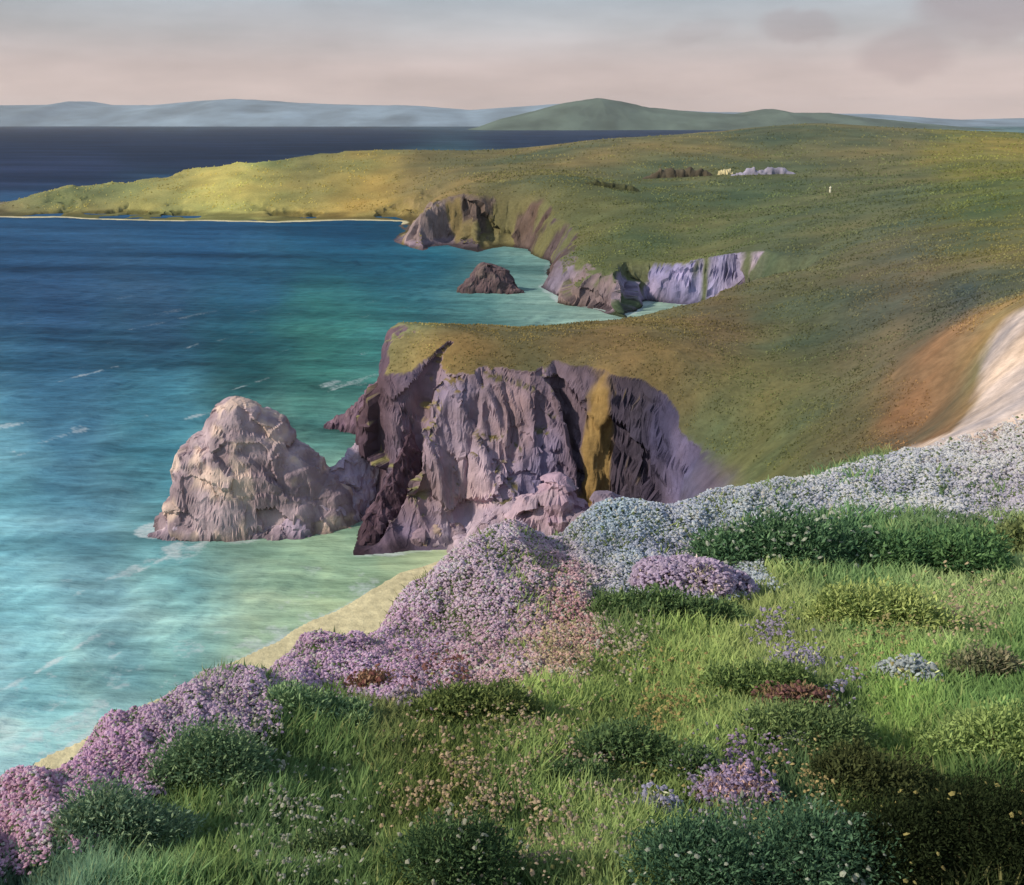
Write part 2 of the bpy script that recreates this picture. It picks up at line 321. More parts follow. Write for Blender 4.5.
# ------------------------------------------------------------------ ground colours by place (vegetation kinds, bare rock, sand)
def paint(entries, x, y):
    """weighted blend of the kinds of ground cover, each entry (x, y, colour, radius)"""
    u, v = uv_of(x, y); u = u.ravel(); v = v.ravel(); num = 0; den = 1e-9
    xs_, ys_ = np.ravel(x), np.ravel(np.maximum(y, 4)); q = ys_*.16
    u = u+.05*fbm(u*9, v*9, 4, 201); v = v+.09*fbm(u*8+50, v*7, 4, 203)
    for (ex, ey, c, r) in entries:
        eu, ev = uv_of(np.array([ex]), np.array([ey]))
        d2 = (u-eu)**2+((v-ev)*.36)**2
        k = np.exp(-d2/(2*r*r))+2e-5/(d2+.004)**2; num = num+k[:,None]*c[None]; den = den+k
    return num/den[:,None]
GRASS_SPOTS = [(50,193,(122,114,72),.1),(150,208,(196,182,96),.07),(300,209,(192,176,94),.07),(60,208,(180,170,92),.06),(380,206,(160,142,78),.07),(220,211,(200,184,100),.06),(300,172,(114,112,66),.06),(150,186,(122,116,70),.06),(450,165,(108,108,62),.08),(430,188,(138,122,66),.07),
  (600,152,(126,118,66),.08),(700,150,(124,118,66),.08),(850,140,(114,114,68),.08),(1000,150,(120,120,68),.08),(760,130,(95,102,66),.03),(650,200,(108,114,62),.1),(750,205,(96,108,62),.1),(850,205,(98,108,66),.1),
  (1000,205,(94,104,60),.1),(900,265,(106,106,70),.1),(1000,245,(116,110,70),.1),(800,275,(108,108,66),.1),(600,240,(108,112,56),.08),(560,225,(114,112,58),.08),(640,250,(102,110,58),.08),(530,200,(118,112,60),.06),
  (900,292,(128,108,72),.07),(720,322,(118,102,62),.05),(610,342,(122,106,58),.05),(480,332,(128,112,58),.05),(415,325,(152,140,74),.03),(800,340,(88,96,62),.08),(880,325,(84,94,66),.07),(960,306,(70,86,76),.05),
  (760,400,(98,104,60),.08),(760,455,(116,118,58),.09),(850,425,(104,100,58),.07),(940,385,(156,114,64),.06),(900,430,(136,102,60),.06),(960,345,(158,124,74),.04),(990,322,(156,136,88),.05),(660,352,(120,108,58),.05),
  (960,306,(62,80,70),.03),(1005,293,(70,84,70),.025),(925,325,(70,88,68),.03),
  (200,800,(92,106,62),.12),(300,770,(74,90,52),.12),(450,735,(72,86,52),.1),(300,830,(92,110,76),.1),(150,862,(104,124,88),.1),(450,780,(94,100,54),.1),(560,715,(116,126,76),.1),(640,690,(112,124,74),.1),
  (700,725,(122,130,80),.1),(640,750,(84,92,56),.06),(860,578,(104,124,80),.1),(950,600,(132,140,98),.1),(900,710,(116,136,76),.1),(990,715,(104,130,80),.1),(800,640,(122,126,82),.1),(850,555,(62,90,72),.08),(950,542,(60,80,62),.07),
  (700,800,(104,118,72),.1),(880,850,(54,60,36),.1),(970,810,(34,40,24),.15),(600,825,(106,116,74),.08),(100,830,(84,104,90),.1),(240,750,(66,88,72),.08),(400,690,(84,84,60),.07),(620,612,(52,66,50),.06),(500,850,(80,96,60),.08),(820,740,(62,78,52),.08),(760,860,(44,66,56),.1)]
gs = []
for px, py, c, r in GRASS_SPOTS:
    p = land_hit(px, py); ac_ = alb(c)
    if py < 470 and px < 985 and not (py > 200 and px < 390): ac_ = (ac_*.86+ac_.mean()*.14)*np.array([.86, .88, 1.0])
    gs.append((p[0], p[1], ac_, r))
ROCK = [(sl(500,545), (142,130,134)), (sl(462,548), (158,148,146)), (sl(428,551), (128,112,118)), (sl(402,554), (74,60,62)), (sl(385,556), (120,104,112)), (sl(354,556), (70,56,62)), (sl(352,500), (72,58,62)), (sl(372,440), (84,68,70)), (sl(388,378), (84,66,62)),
        ((0,127), (138,122,128)), ((5,128), (116,102,112)), ((11,129), (110,98,106)), ((16,135), (60,56,64)), ((17,130), (46,44,54)), ((18,126), (46,44,54)), ((20,136), (52,50,58)), ((22,131), (66,62,74)), ((23,124), (92,86,100)), ((22,117), (78,74,82)), (sl(620,316), (120,110,112)), ((50,333), (122,116,130)), ((72,322), (140,134,148)), ((90,310), (118,112,128)), (sl(575,305), (104,92,84)), (sl(545,275), (70,60,54)), (sl(505,247), (84,72,60)), (sl(528,252), (70,60,54)),  # gully on the right: its shade is painted into these near-black rock colours
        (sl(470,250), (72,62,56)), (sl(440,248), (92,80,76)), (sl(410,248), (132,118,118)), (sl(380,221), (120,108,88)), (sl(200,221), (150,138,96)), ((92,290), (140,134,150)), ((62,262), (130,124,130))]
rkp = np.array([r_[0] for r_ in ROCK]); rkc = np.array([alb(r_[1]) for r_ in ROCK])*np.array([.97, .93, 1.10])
SANDC = alb((206,196,158))

def hgt_fast(x, y): return height(x, y)
def band_poly(px_list):
    return np.array([uv_of(*[np.array([q]) for q in land_hit(px, py)[:2]]) for px, py in px_list]).reshape(-1, 2)
def poly_dist(u, v, poly): return coast_dist(u, v, poly)
OUTER = [(-150,900),(-60,850),(0,815),(100,756),(200,707),(300,662),(400,612),(450,578),(500,546),(600,520),(700,518),(760,498),(830,482),(870,466),(920,458),(960,452),(1000,448),(1080,440)]
INNER = [(1100,520),(1024,524),(900,520),(820,520),(745,545),(770,590),(690,606),(600,600),(600,652),(560,685),(500,704),(400,704),(330,700),(240,742),(150,792),(90,838),(0,872),(-120,960)]
BAND = []
for px, py in OUTER:
    p = land_hit(px, py); k = 1.9 if px < 640 else 1.6 if px < 720 else 1.25 if px < 800 else 1.06
    BAND.append((p[0]*k, p[1]*k))
for px, py in INNER:
    p = land_hit(px, py); BAND.append((p[0], p[1]))
BANDUV = np.stack(uv_of(np.array([b[0] for b in BAND]), np.array([b[1] for b in BAND])), 1)
FL = [(30,830,(206,176,192)),(120,790,(196,170,190)),(200,745,(186,166,190)),(200,715,(200,188,196)),(330,670,(198,176,196)),(280,690,(200,182,198)),(370,635,(198,178,196)),(420,600,(200,182,198)),(420,650,(194,168,188)),(500,625,(188,164,188)),(565,612,(200,146,158)),(560,650,(206,186,164)),(480,660,(198,170,168)),
      (500,570,(190,190,200)),(450,575,(200,190,196)),(600,550,(160,180,190)),(560,530,(196,198,194)),(620,520,(186,196,206)),(700,530,(180,192,202)),(690,580,(200,184,204)),(740,560,(176,190,190)),(760,505,(204,206,212)),(850,490,(196,198,208)),(950,470,(192,196,206)),(1000,500,(190,186,198)),(1010,380,(208,194,188)),(1000,430,(206,204,206)),(985,350,(206,180,150))]
fls = []
for px, py, c in FL:
    p = land_hit(px, py); fls.append((p[0], p[1], alb(c, 1.08), .10))

PATHPX = [(1200,285),(1040,300),(1006,318),(986,345),(976,378),(972,405),(950,432),(900,448),(900,470),(1000,475),(1200,470)]
PATHW = np.array([land_hit(min(a, 1160), b)[:2] for a, b in PATHPX]); PATHUV = np.stack(uv_of(PATHW[:,0], PATHW[:,1]), 1); PATHM = [None]
def terrain_cols(X, Y, Z, d, nzr):
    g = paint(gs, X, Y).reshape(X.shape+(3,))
    sc = np.clip(Y/150, .15, 4)
    xn, yn = stretch(X, Y, .15, 4)
    m1 = fbm(xn/16, yn/22, 5, 51)[...,None]; m2 = fbm(xn/4+9, yn/6, 4, 52)[...,None]; s7 = sc**.3
    g = g*(1+.30*m1+.22*m2)
    g = g*(1+m1*np.array([.34, .0, -.25])+np.array([-.03, -.02, .12]))                # drier and greener drifts
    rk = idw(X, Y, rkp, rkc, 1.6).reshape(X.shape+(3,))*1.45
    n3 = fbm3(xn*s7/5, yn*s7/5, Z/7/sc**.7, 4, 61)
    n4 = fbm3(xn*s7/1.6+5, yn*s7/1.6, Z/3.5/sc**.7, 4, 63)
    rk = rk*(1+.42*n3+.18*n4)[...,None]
    warm = np.clip(fbm3(xn/9, yn/9, Z/9/sc, 3, 65)*1.6, -1, 1)[...,None]
    rk = rk*(1+warm*np.array([.16, .04, -.16]))
    # bare rock where too steep to hold turf
    rocky = sstep(.84, .72, nzr+(.07+.09*sstep(220, 260, Y))*n3+.04*n4)
    far_slope = sstep(430, 600, Y)*sstep(0, -60, X-.02*Y)      # the long western point is turfed to the shore
    rocky = rocky*(1-.85*far_slope)
    rocky = np.maximum(rocky, sstep(.93, .84, nzr+.2*n3)*sstep(235, 260, Y)*(1-far_slope)*sstep(-.2, .3, n3+.4))
    rocky = rocky*sstep(100, 112, Y)*(1-sstep(25, 29, X)*sstep(230, 200, Y))
    wbB = idw(X, Y, wbp, wbb)[:,0].reshape(X.shape)
    gul = fbm(xn/7+3, yn/7, 4, 57)
    rocky = np.maximum(rocky, sstep(4, 2.5, Z)*(wbB < .8)*(Y > 112))
    rocky = rocky*(1-sstep(.262, .27, X/np.maximum(Y, 1))*sstep(230, 250, Y))
    rocky = rocky*(1-sstep(225, 250, Y)*sstep(.08, -.06, gul)*.95)
    for ug, wg in ((.201, .0045), (.246, .006)):
        rocky = rocky*(1-np.exp(-((X/np.maximum(Y, 1)-ug-.004*m2[...,0])/wg)**2)*sstep(240, 270, Y)*sstep(420, 380, Y))
    spur = np.exp(-(((X-11.9-.12*(Y-128)+.8*m1[...,0])/(1.5+.12*np.clip(Y-124, 0, 25)))**2+((Y-132)/10)**2))
    rocky = rocky*(1-sstep(.35, .6, spur+.15*n4))
    g = g*(1-sstep(.2, .6, spur)[...,None])+alb((140,116,74))*(1+.3*m2)*sstep(.2, .6, spur)[...,None]
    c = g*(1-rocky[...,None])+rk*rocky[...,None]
    near = Y.ravel() < 130
    bdn = np.full(Y.size, -1.0); un, vn = uv_of(X.ravel()[near], Y.ravel()[near]); bdn[near] = coast_dist(un, vn, BANDUV)+.03*fbm(un*20, vn*18, 4, 228)
    matk = sstep(-.03, .05, bdn).reshape(Y.shape)[...,None]*.85
    fc_ = np.zeros((Y.size, 3)); fc_[near] = paint(fls, X.ravel()[near], Y.ravel()[near]); fc_ = fc_.reshape(Y.shape+(3,))*1.1*(1+.2*m2)
    c = c*(1-matk)+fc_*matk
    pk = np.full(Y.size, -1.0); pk[near] = coast_dist(un, vn, PATHUV)+.016*fbm(un*26, vn*22, 4, 229)
    pk = sstep(-.012, .03, pk).reshape(Y.shape); PATHM[0] = pk; pk = pk[...,None]
    c = c*(1-pk)+pk*(alb((204,184,170), .98)*(1+.5*m2+.2*m1)+m1*np.array([.10, .02, -.08]))
    wb = idw(X, Y, wbp, wbb)[:,0].reshape(X.shape)
    sand = sstep(1.0, .2, (d-wb)/np.maximum(wb, .5))*sstep(3.2, 1.2, Z)*(wb > .8)
    sc_ = SANDC*(1+.12*m2); c = c*(1-sand[...,None])+sc_*sand[...,None]
    wet = sstep(1.6, .3, Z+.8*n3)*(1-sand); c = c*(1-.55*wet[...,None])
    return np.clip(c, .006, .8), rocky, sand

ys = np.concatenate([np.linspace(-9, 3, 40)[:-1], np.exp(np.linspace(math.log(3), math.log(40), 210))[:-1], np.linspace(40, 112, 120)[:-1], np.linspace(112, 205, 400)[:-1],
                     np.exp(np.linspace(math.log(205), math.log(600), 420))[:-1], np.linspace(600, 1050, 170)[:-1], np.linspace(1050, 2500, 30)])
us = np.concatenate([-np.linspace(1.7, .70, 70)[:-1], np.linspace(-.70, .70, 1050)[:-1], np.linspace(.70, 1.7, 70)])
Yg, Ug = np.meshgrid(ys, us, indexing='ij'); Xg = Ug*(np.maximum(Yg, 0)+10/(1+(np.maximum(Yg, 0)/9)**2))
Zg, Dg, Sg, Fg = height(Xg, Yg, True)
Zg = np.where(Dg < 0, np.maximum(Dg*.5, -4), Zg)
# push the steep faces about in all three directions so they are cragged rather than a clean sheet
amp = Fg*np.clip(Yg/150, .6, 2.2)*sstep(70, 110, Yg)
sc = np.clip(Yg/150, .8, 3)
xn, yn = stretch(Xg, Yg, .8, 3)
dxn = fbm3(xn/3.5, yn/3.5, Zg/3/sc, 4, 91)*1.9*amp; dyn = fbm3(xn/3.5+30, yn/3.5, Zg/3/sc, 4, 93)*1.9*amp
dxn *= .22; dyn *= .22
fm = (Fg > .04) & (Yg > 100) & (Dg > -3)
def joints(xa, ya, za, k):
    sh = xa*.8+za*.35
    return 2.2*blocks(sh/7.5/k, ya/8/k, (za-.45*xa)/11/k, 301)+.50*blocks(sh/2.2/k+9, ya/2.2/k, (za-.25*xa)/2.6/k, 311)
jb = np.zeros(Yg.shape); jb[fm] = joints(Xg[fm]+dxn[fm], Yg[fm]+dyn[fm], Zg[fm], np.clip(Yg[fm]/150, .8, 3))
gx_ = np.gradient(Zg, axis=1)/np.maximum(np.gradient(Xg, axis=1), 1e-3); gy_ = np.gradient(Zg, axis=0)/np.maximum(np.gradient(Yg, axis=0), 1e-3)
gl_ = np.hypot(gx_, gy_)+.3; kk = jb*np.sqrt(Fg)*np.clip(Yg/150, .8, 2.4)*1.25
dxn = dxn-gx_/gl_*kk; dyn = dyn-gy_/gl_*kk
V = np.stack([Xg+dxn, Yg+dyn, Zg], -1)
ta = V[2:,1:-1]-V[:-2,1:-1]; tb = V[1:-1,2:]-V[1:-1,:-2]; nn = np.cross(tb, ta); nl = np.linalg.norm(nn, axis=-1)+1e-9
NZ = np.pad(np.abs(nn[...,2])/nl, 1, mode='edge')
COL, ROCKY, SAND = terrain_cols(Xg, Yg, Zg, Dg, NZ)
M_LAND = mat_tint('turf_and_rock', rough=.95, var=.22, scale=.8, bump=.55, bscale=.9, bdist=.5, spec=.08, strata=.0, var2=.12, scale2=.05)
M_ROCK = mat_tint('rock', rough=.9, var=.20, scale=.35, bump=.5, bscale=.8, bdist=.6, spec=.12, strata=.18, streak=((1,1,.85),(0,.5,0)), var2=.15, scale2=.15)
Fc = grid_faces(*Yg.shape)
Vf = V.reshape(-1, 3); Cf = COL.reshape(-1, 3); Df = Dg.ravel(); Rf = ROCKY.ravel()
Fc = Fc[(Df[Fc] > -4.5).any(1)]
fx = Vf[Fc].mean(1)
is_path = PATHM[0].ravel()[Fc].mean(1) > .5; is_hill = (fx[:,1] < 112) & ~is_path ; is_head = (~is_hill) & ~is_path & (fx[:,1] < 222+.0*fx[:,0]) & (fx[:,0] < 60)
for nm_, mk in (('hillside', is_hill), ('headland', is_head), ('mainland', ~is_hill & ~is_head & ~is_path), ('path', is_path)):
    v_, f_, c_ = compact(Vf, Fc[mk], Cf)
    o = mesh_obj(nm_, v_, f_, M_LAND, cols=c_); set_props(o, kind='structure')
    o.data.materials.append(M_ROCK)
    rr = Rf[Fc[mk]].mean(1); o.data.polygons.foreach_set('material_index', (rr > .5).astype(np.int32)); o.data.polygons.foreach_set('use_smooth', rr < .5)

# ------------------------------------------------------------------ sea
SEA = [(50,138,(42,58,90)),(300,138,(38,56,86)),(600,140,(44,64,96)),(-60,150,(44,60,92)),(30,165,(58,70,104)),(200,150,(46,60,90)),(50,240,(52,86,118)),(200,240,(46,86,120)),(350,240,(30,78,110)),(390,235,(30,84,112)),(430,265,(44,104,122)),(50,300,(50,76,108)),(150,320,(56,82,108)),
  (250,290,(50,92,118)),(380,290,(38,90,102)),(250,372,(30,82,82)),(320,392,(34,98,82)),(372,345,(84,140,128)),(340,370,(60,124,108)),(60,400,(60,96,118)),(150,440,(60,100,116)),(60,470,(50,90,118)),(60,520,(88,144,158)),(20,560,(95,150,160)),(110,590,(68,120,132)),
  (40,630,(104,156,160)),(250,575,(72,124,126)),(180,620,(110,152,146)),(300,592,(124,154,132)),(380,580,(178,178,134)),(420,572,(186,180,138)),(60,690,(136,178,172)),(160,690,(158,178,158)),(250,640,(154,172,140)),(330,610,(170,176,136)),(10,760,(158,182,180)),(90,730,(176,186,168)),
  (530,275,(122,146,136)),(560,306,(146,158,142)),(600,316,(156,164,146)),(460,312,(96,130,122)),(330,440,(120,158,150)),(368,512,(128,156,134)),(180,480,(90,150,160)),(-80,500,(70,118,135)),(-80,700,(130,172,170)),(-80,300,(50,78,110))]
se = []
for px, py, c in SEA:
    p = at(px, py, z=0); se.append((p[0], p[1], alb(c)*np.array([.70, .98, 1.08])*(.55 if py < 170 else .92 if py < 400 else 1.12)+(np.array([.13, .09, .02])+.03 if py > 570 and px > 230 else np.array([.09, .11, .11]) if py > 500 and px < 230 else 0), .09))
dep = np.concatenate([np.linspace(R(46), R(16), 330)[:-1], np.linspace(R(16), R(.55), 520)[:-1], np.array([.5, .42, .34, .26, .2, .16])*math.pi/180])
ysea = np.minimum(H/np.tan(dep), 19400.); usea = np.concatenate([-np.linspace(2.2, .72, 40)[:-1], np.linspace(-.72, .72, 760)[:-1], np.linspace(.72, 2.2, 40)])
Y, U = np.meshgrid(ysea, usea, indexing='ij'); X = U*Y
col = paint(se, X, Y).reshape(X.shape+(3,))
ca, sa = math.cos(R(62)), math.sin(R(62))
al, ac = X*ca+Y*sa, -X*sa+Y*ca                              # along and across the wave crests
alr, acr = al, ac
al2, ac2 = stretch(X, Y, .7, 10, 130); aln, acn = al2, ac2
aln, acn = al2*math.cos(R(30))+ac2*math.sin(R(30)), -al2*math.sin(R(30))+ac2*math.cos(R(30))
sc = np.clip(Y/130, .7, 10)
band = fbm(aln/36, acn/8.5, 5, 101); fine = fbm(aln/9, acn/2.4, 4, 103)
col = col*(1+.62*band+.30*fine)[...,None]
col = col*(1+np.clip(band, -1, 1)[...,None]*np.array([.25, .0, -.08]))
ds = -coast_dist(X, Y)
STACKC = [sl(150,540), sl(190,542), sl(240,545), sl(290,535), sl(320,515), sl(340,500)]
dst = np.min([np.hypot(X-a, Y-b-4) for a, b in STACKC], axis=0)-3.2
shore = np.minimum(ds, np.maximum(dst, 0))
msk = Y < 3000
nfo = fbm(al2/3.2, ac2/3.2, 5, 111)
wd = np.clip(Y/150, .6, 2.6)
foam = sstep(.55, 1.1, np.exp(-np.maximum(shore, 0)/(1.3*wd))+.5*nfo)*.5*sstep(500, 300, Y)
foam = np.maximum(foam, .38*sstep(-.1, .5, nfo+.4*np.exp(-((Y-96)/26)**2)-.35)*sstep(13, 3, ds)*(ds > 0)*(Y < 122))
# breaking crests in the nearer water
cr_ = fbm(al/30+7, ac/4.2, 3, 131)+.35*nfo
foam = np.maximum(foam, sstep(.47, .8, cr_)*.5*sstep(420, 150, Y)*sstep(-22, -48, X))
foam = foam*msk
sx = .35*np.sin(ac/2.6+2.2*fbm(al/30, ac/30, 2, 141)*3)*sstep(-.3, .5, fbm(al/24, ac/12, 3, 143))+.3*fbm(al/6, ac/2, 3, 145)
Zs = np.where(Y < 900, .8*sx*sstep(0, 12, shore)*sstep(900, 400, Y), 0)
cc = np.concatenate([np.clip(col, .006, .7), foam[...,None]], -1).reshape(-1, 4)
m = bpy.data.materials.new('sea_water'); m.use_nodes = True; t = m.node_tree; t.nodes.clear(); n = t.nodes.new; l = t.links.new
o = n('ShaderNodeOutputMaterial'); a = n('ShaderNodeVertexColor'); a.layer_name = 'tint'
g = n('ShaderNodeNewGeometry'); mp = n('ShaderNodeMapping'); mp.inputs['Rotation'].default_value = (0, 0, R(-62)); mp.inputs['Scale'].default_value = (.12, .5, .5)
l(g.outputs['Position'], mp.inputs[0])
z1 = n('ShaderNodeTexNoise'); z1.inputs['Scale'].default_value = 1.0; z1.inputs['Detail'].default_value = 8; z1.inputs['Roughness'].default_value = .6; l(mp.outputs[0], z1.inputs[0])
bp = n('ShaderNodeBump'); bp.inputs['Strength'].default_value = .75; bp.inputs['Distance'].default_value = 1.2; l(z1.outputs[0], bp.inputs['Height'])
df = n('ShaderNodeBsdfDiffuse'); gl = n('ShaderNodeBsdfGlossy'); gl.inputs['Roughness'].default_value = .28; l(bp.outputs[0], gl.inputs['Normal']); l(bp.outputs[0], df.inputs['Normal'])
z2 = n('ShaderNodeTexNoise'); z2.inputs['Scale'].default_value = 1.4; z2.inputs['Detail'].default_value = 7; z2.inputs['Roughness'].default_value = .7; l(g.outputs['Position'], z2.inputs[0])
fa = n('ShaderNodeMath'); fa.operation = 'ADD'; l(a.outputs['Alpha'], fa.inputs[0]); l(z2.outputs[0], fa.inputs[1])
fr = n('ShaderNodeMapRange'); fr.inputs[1].default_value = .62; fr.inputs[2].default_value = 1.2; fr.inputs[4].default_value = .85; l(fa.outputs[0], fr.inputs[0])
r1 = n('ShaderNodeMapRange'); r1.inputs[1].default_value = .35; r1.inputs[2].default_value = .65; r1.inputs[3].default_value = .8; r1.inputs[4].default_value = 1.25; l(z1.outputs[0], r1.inputs[0])
vs_ = n('ShaderNodeVectorMath'); vs_.operation = 'SCALE'; l(a.outputs[0], vs_.inputs[0]); l(r1.outputs[0], vs_.inputs['Scale'])
mx = n('ShaderNodeMix'); mx.data_type = 'RGBA'; l(fr.outputs[0], mx.inputs[0]); l(vs_.outputs[0], mx.inputs[6]); mx.inputs[7].default_value = (.62, .68, .70, 1)
l(mx.outputs[2], df.inputs[0]); ms = n('ShaderNodeMixShader'); ms.inputs[0].default_value = .045; l(df.outputs[0], ms.inputs[1]); l(gl.outputs[0], ms.inputs[2]); l(ms.outputs[0], o.inputs[0])
f_ = grid_faces(*Y.shape)[:, ::-1]
keep = (ds.ravel()[f_] > -30).any(1) | (Y.ravel()[f_] > 1200).any(1)
v_, f_, c_ = compact(np.stack([X, Y, Zs], -1).reshape(-1, 3), f_[keep], cc)
sea = mesh_obj('sea', v_, f_, m, cols=c_); set_props(sea, kind='structure')

# ------------------------------------------------------------------ distant hills over the water
def hill(name, prof, y0, depth, colr, seed, x_step=1.0):
    """prof: (px, py) skyline; the ridge stands depth/2 behind its shore at y0"""
    px = np.linspace(prof[0][0], prof[-1][0], 420); py = np.interp(px, [p[0] for p in prof], [p[1] for p in prof])
    yr = y0+depth*.5; tops = np.array([at(a, b, y=yr) for a, b in zip(px, py)])
    tt = np.linspace(0, 1, 60)
    Xh = tops[:,0][:,None]+0*tt; Yh = y0+depth*tt[None]+0*Xh
    shape = np.clip(np.sin(np.pi*tt)**1.0, 0, 1)[None]
    nzh = ridged(Xh/(depth*.22), Yh/(depth*.3), 5, seed)
    hh = np.maximum(tops[:,2][:,None], -20)
    Zh = hh*shape*(1+.30*nzh*(1-shape))+(1-shape)*-8+hh*.03*fbm(Xh/(depth*.05), Yh/(depth*.05), 4, seed+3)
    Yh = Yh+depth*.12*fbm(Xh/(depth*.5), Xh*0, 4, seed+9)
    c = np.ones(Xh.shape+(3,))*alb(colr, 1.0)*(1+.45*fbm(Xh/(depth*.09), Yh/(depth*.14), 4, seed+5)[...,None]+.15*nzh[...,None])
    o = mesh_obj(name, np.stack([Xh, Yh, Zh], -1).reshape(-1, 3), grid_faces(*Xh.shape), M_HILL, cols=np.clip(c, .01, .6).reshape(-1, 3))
    set_props(o, kind='structure')
M_HILL = mat_tint('hazed_hill', rough=1, var=.15, scale=.004, bump=.0, spec=0)
hill('distant_hills', [(-420,116),(-200,108),(-60,108),(0,106),(60,105),(80,101),(100,105),(150,105),(200,101),(235,99),(300,103),(360,105),(420,106),(470,110),(560,104),(700,112),(860,114),(940,120),(1024,118),(1150,117),(1400,118)], 11500, 5000, (124,142,156), 301)  # pale blue base colour has part of the distance haze painted in
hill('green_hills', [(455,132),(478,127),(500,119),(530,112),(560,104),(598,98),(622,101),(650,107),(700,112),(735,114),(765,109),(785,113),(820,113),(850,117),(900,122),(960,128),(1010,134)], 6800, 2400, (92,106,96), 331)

# ------------------------------------------------------------------ rocks that stand by themselves
def crag(name, axis, label, cat, cols, group=None, res=.3, seed=1, power=2.2, rough=1.0, parts=None):
    """a rock built over an axis of (x, y, top, half width); real thickness, sits on the sea bed"""
    ax = np.array(axis, float)
    x0, x1 = (ax[:,0]-ax[:,3]).min()-2, (ax[:,0]+ax[:,3]).max()+2; y0, y1 = (ax[:,1]-ax[:,3]).min()-2, (ax[:,1]+ax[:,3]).max()+2
    nx, ny = int((x1-x0)/res)+2, int((y1-y0)/res)+2
    Xc, Yc = np.meshgrid(np.linspace(x0, x1, nx), np.linspace(y0, y1, ny))
    s_ = np.mean(ax[:,3])
    wx = fbm(Xc/(s_*.8), Yc/(s_*.8), 4, seed)*s_*.22*rough; wy = fbm(Xc/(s_*.8)+20, Yc/(s_*.8), 4, seed+1)*s_*.22*rough
    h = np.full(Xc.shape, -6.0)
    for (a, b) in zip(ax[:-1], ax[1:]):
        dx, dy = b[0]-a[0], b[1]-a[1]; LL = dx*dx+dy*dy+1e-9
        t_ = np.clip(((Xc+wx-a[0])*dx+(Yc+wy-a[1])*dy)/LL, 0, 1)
        dd = np.hypot(Xc+wx-a[0]-t_*dx, Yc+wy-a[1]-t_*dy); zt = a[2]+(b[2]-a[2])*t_; wt = a[3]+(b[3]-a[3])*t_
        h = np.maximum(h, (zt+2)*(1-np.clip(dd/wt, 0, 1)**power)-2-3*(dd > wt))
    hm = ax[:,2].max()
    st = np.clip(h/hm, 0, 1); face = 1-st**4*.6
    h = h+(h > -2)*face*hm*(.05*ridged(Xc/(s_*.55), Yc/(s_*.7), 4, seed+3)+.05*fbm(Xc/1.3, Yc/1.3, 3, seed+4))*rough*.8
    q = h/(hm*.12)+.6*fbm(Xc/s_*1.5, Yc/s_*1.5, 3, seed+7); fr_ = q-np.floor(q); h = h+hm*.05*(sstep(.1, .8, fr_)-fr_)*face
    a3 = .55*rough*min(s_/7, 1.4)
    Xv = Xc+fbm3(Xc/2.6, Yc/2.6, h/2.2, 4, seed+8)*a3*.6; Yv = Yc+fbm3(Xc/2.6+9, Yc/2.6, h/2.2, 4, seed+9)*a3*.6
    kj = .35+.5*min(s_/7, 1); jb = blocks(Xc*.8/(s_*.55)+h*.1, Yc/(s_*.55), h/(s_*.6), seed+30)*s_*.26+blocks(Xc/(s_*.24), Yc/(s_*.24)+h*.2, h/(s_*.28), seed+34)*s_*.07+blocks(Xc/.8, Yc/.8, h/1.0, seed+38)*.04; jb = jb*rough
    gy2, gx2 = np.gradient(h); gl2 = np.hypot(gx2, gy2)/res+.4; jb = jb*(h > -1.8)
    Xv = Xv-gx2/res/gl2*jb; Yv = Yv-gy2/res/gl2*jb
    n3 = fbm3(Xc/s_*1.6, Yc/s_*1.6, h/s_*1.3, 4, seed+12); n4 = fbm3(Xc/1.5, Yc/1.5, h/2.5, 4, seed+14)
    c1, c2, c3 = [alb(c)*1.28*np.array([.98, .94, 1.06]) for c in cols]
    k1 = sstep(-.25, .25, n3)[...,None]; c = c1*(1-k1)+c2*k1
    k2 = sstep(.10, .35, fbm3(Xc/s_*2.2+4, Yc/s_*2.2, h/s_*2, 3, seed+16))[...,None]; c = c*(1-k2)+c3*k2
    c = c*(1+.18*n4)[...,None]; wet = sstep(1.4, .2, h+.8*n4)[...,None]*.5; c = c*(1-wet)
    Fq = grid_faces(*Xc.shape); hf = h.ravel(); Fq = Fq[(hf[Fq] > -2.5).any(1)]
    v_, f_, c_ = compact(np.stack([Xv, Yv, h], -1).reshape(-1, 3), Fq, np.clip(c, .01, .7).reshape(-1, 3))
    o = mesh_obj(name, v_, f_, M_ROCK, cols=c_, smooth=False); set_props(o, label, cat, group); return o
def A_(px, py, y, w_): p = at(px, py, y=y); return (p[0], p[1], p[2], w_)
MAUVE = ((128,112,116), (150,138,140), (168,150,128)); PALE = ((146,132,136), (166,152,156), (178,164,160)); DARK = ((66,56,58), (92,78,76), (104,92,84))
crag('sea_stack', [A_(188,490,137,6.5), A_(206,430,139,7.6), A_(232,398,140,9.2), A_(256,410,141,9.8), A_(290,442,141,9), A_(322,476,140,7)], 'tall pale rounded sea stack standing in the turquoise water off the headland', 'sea stack',
     ((132,118,118), (158,144,142), (184,166,148)), seed=400, power=2.6, res=.16, rough=.5)
crag('rock_ledge', [A_(152,534,133,2.0), A_(178,514,134,3.6), A_(220,524,134,3.6), A_(280,522,134,3.6)], 'low pale rock ledge at the foot of the sea stack', 'rock ledge', PALE, seed=420, power=2.0, res=.25)
crag('rock_ridge', [A_(296,512,135,4.0), A_(326,486,139,5), A_(350,458,144,5.6), A_(378,415,150,6.5)], 'grey rock ridge running from the sea stack up to the headland cliff', 'rock ridge', ((150,138,148), (162,150,158), (172,158,158)), seed=440, power=1.7, res=.25)
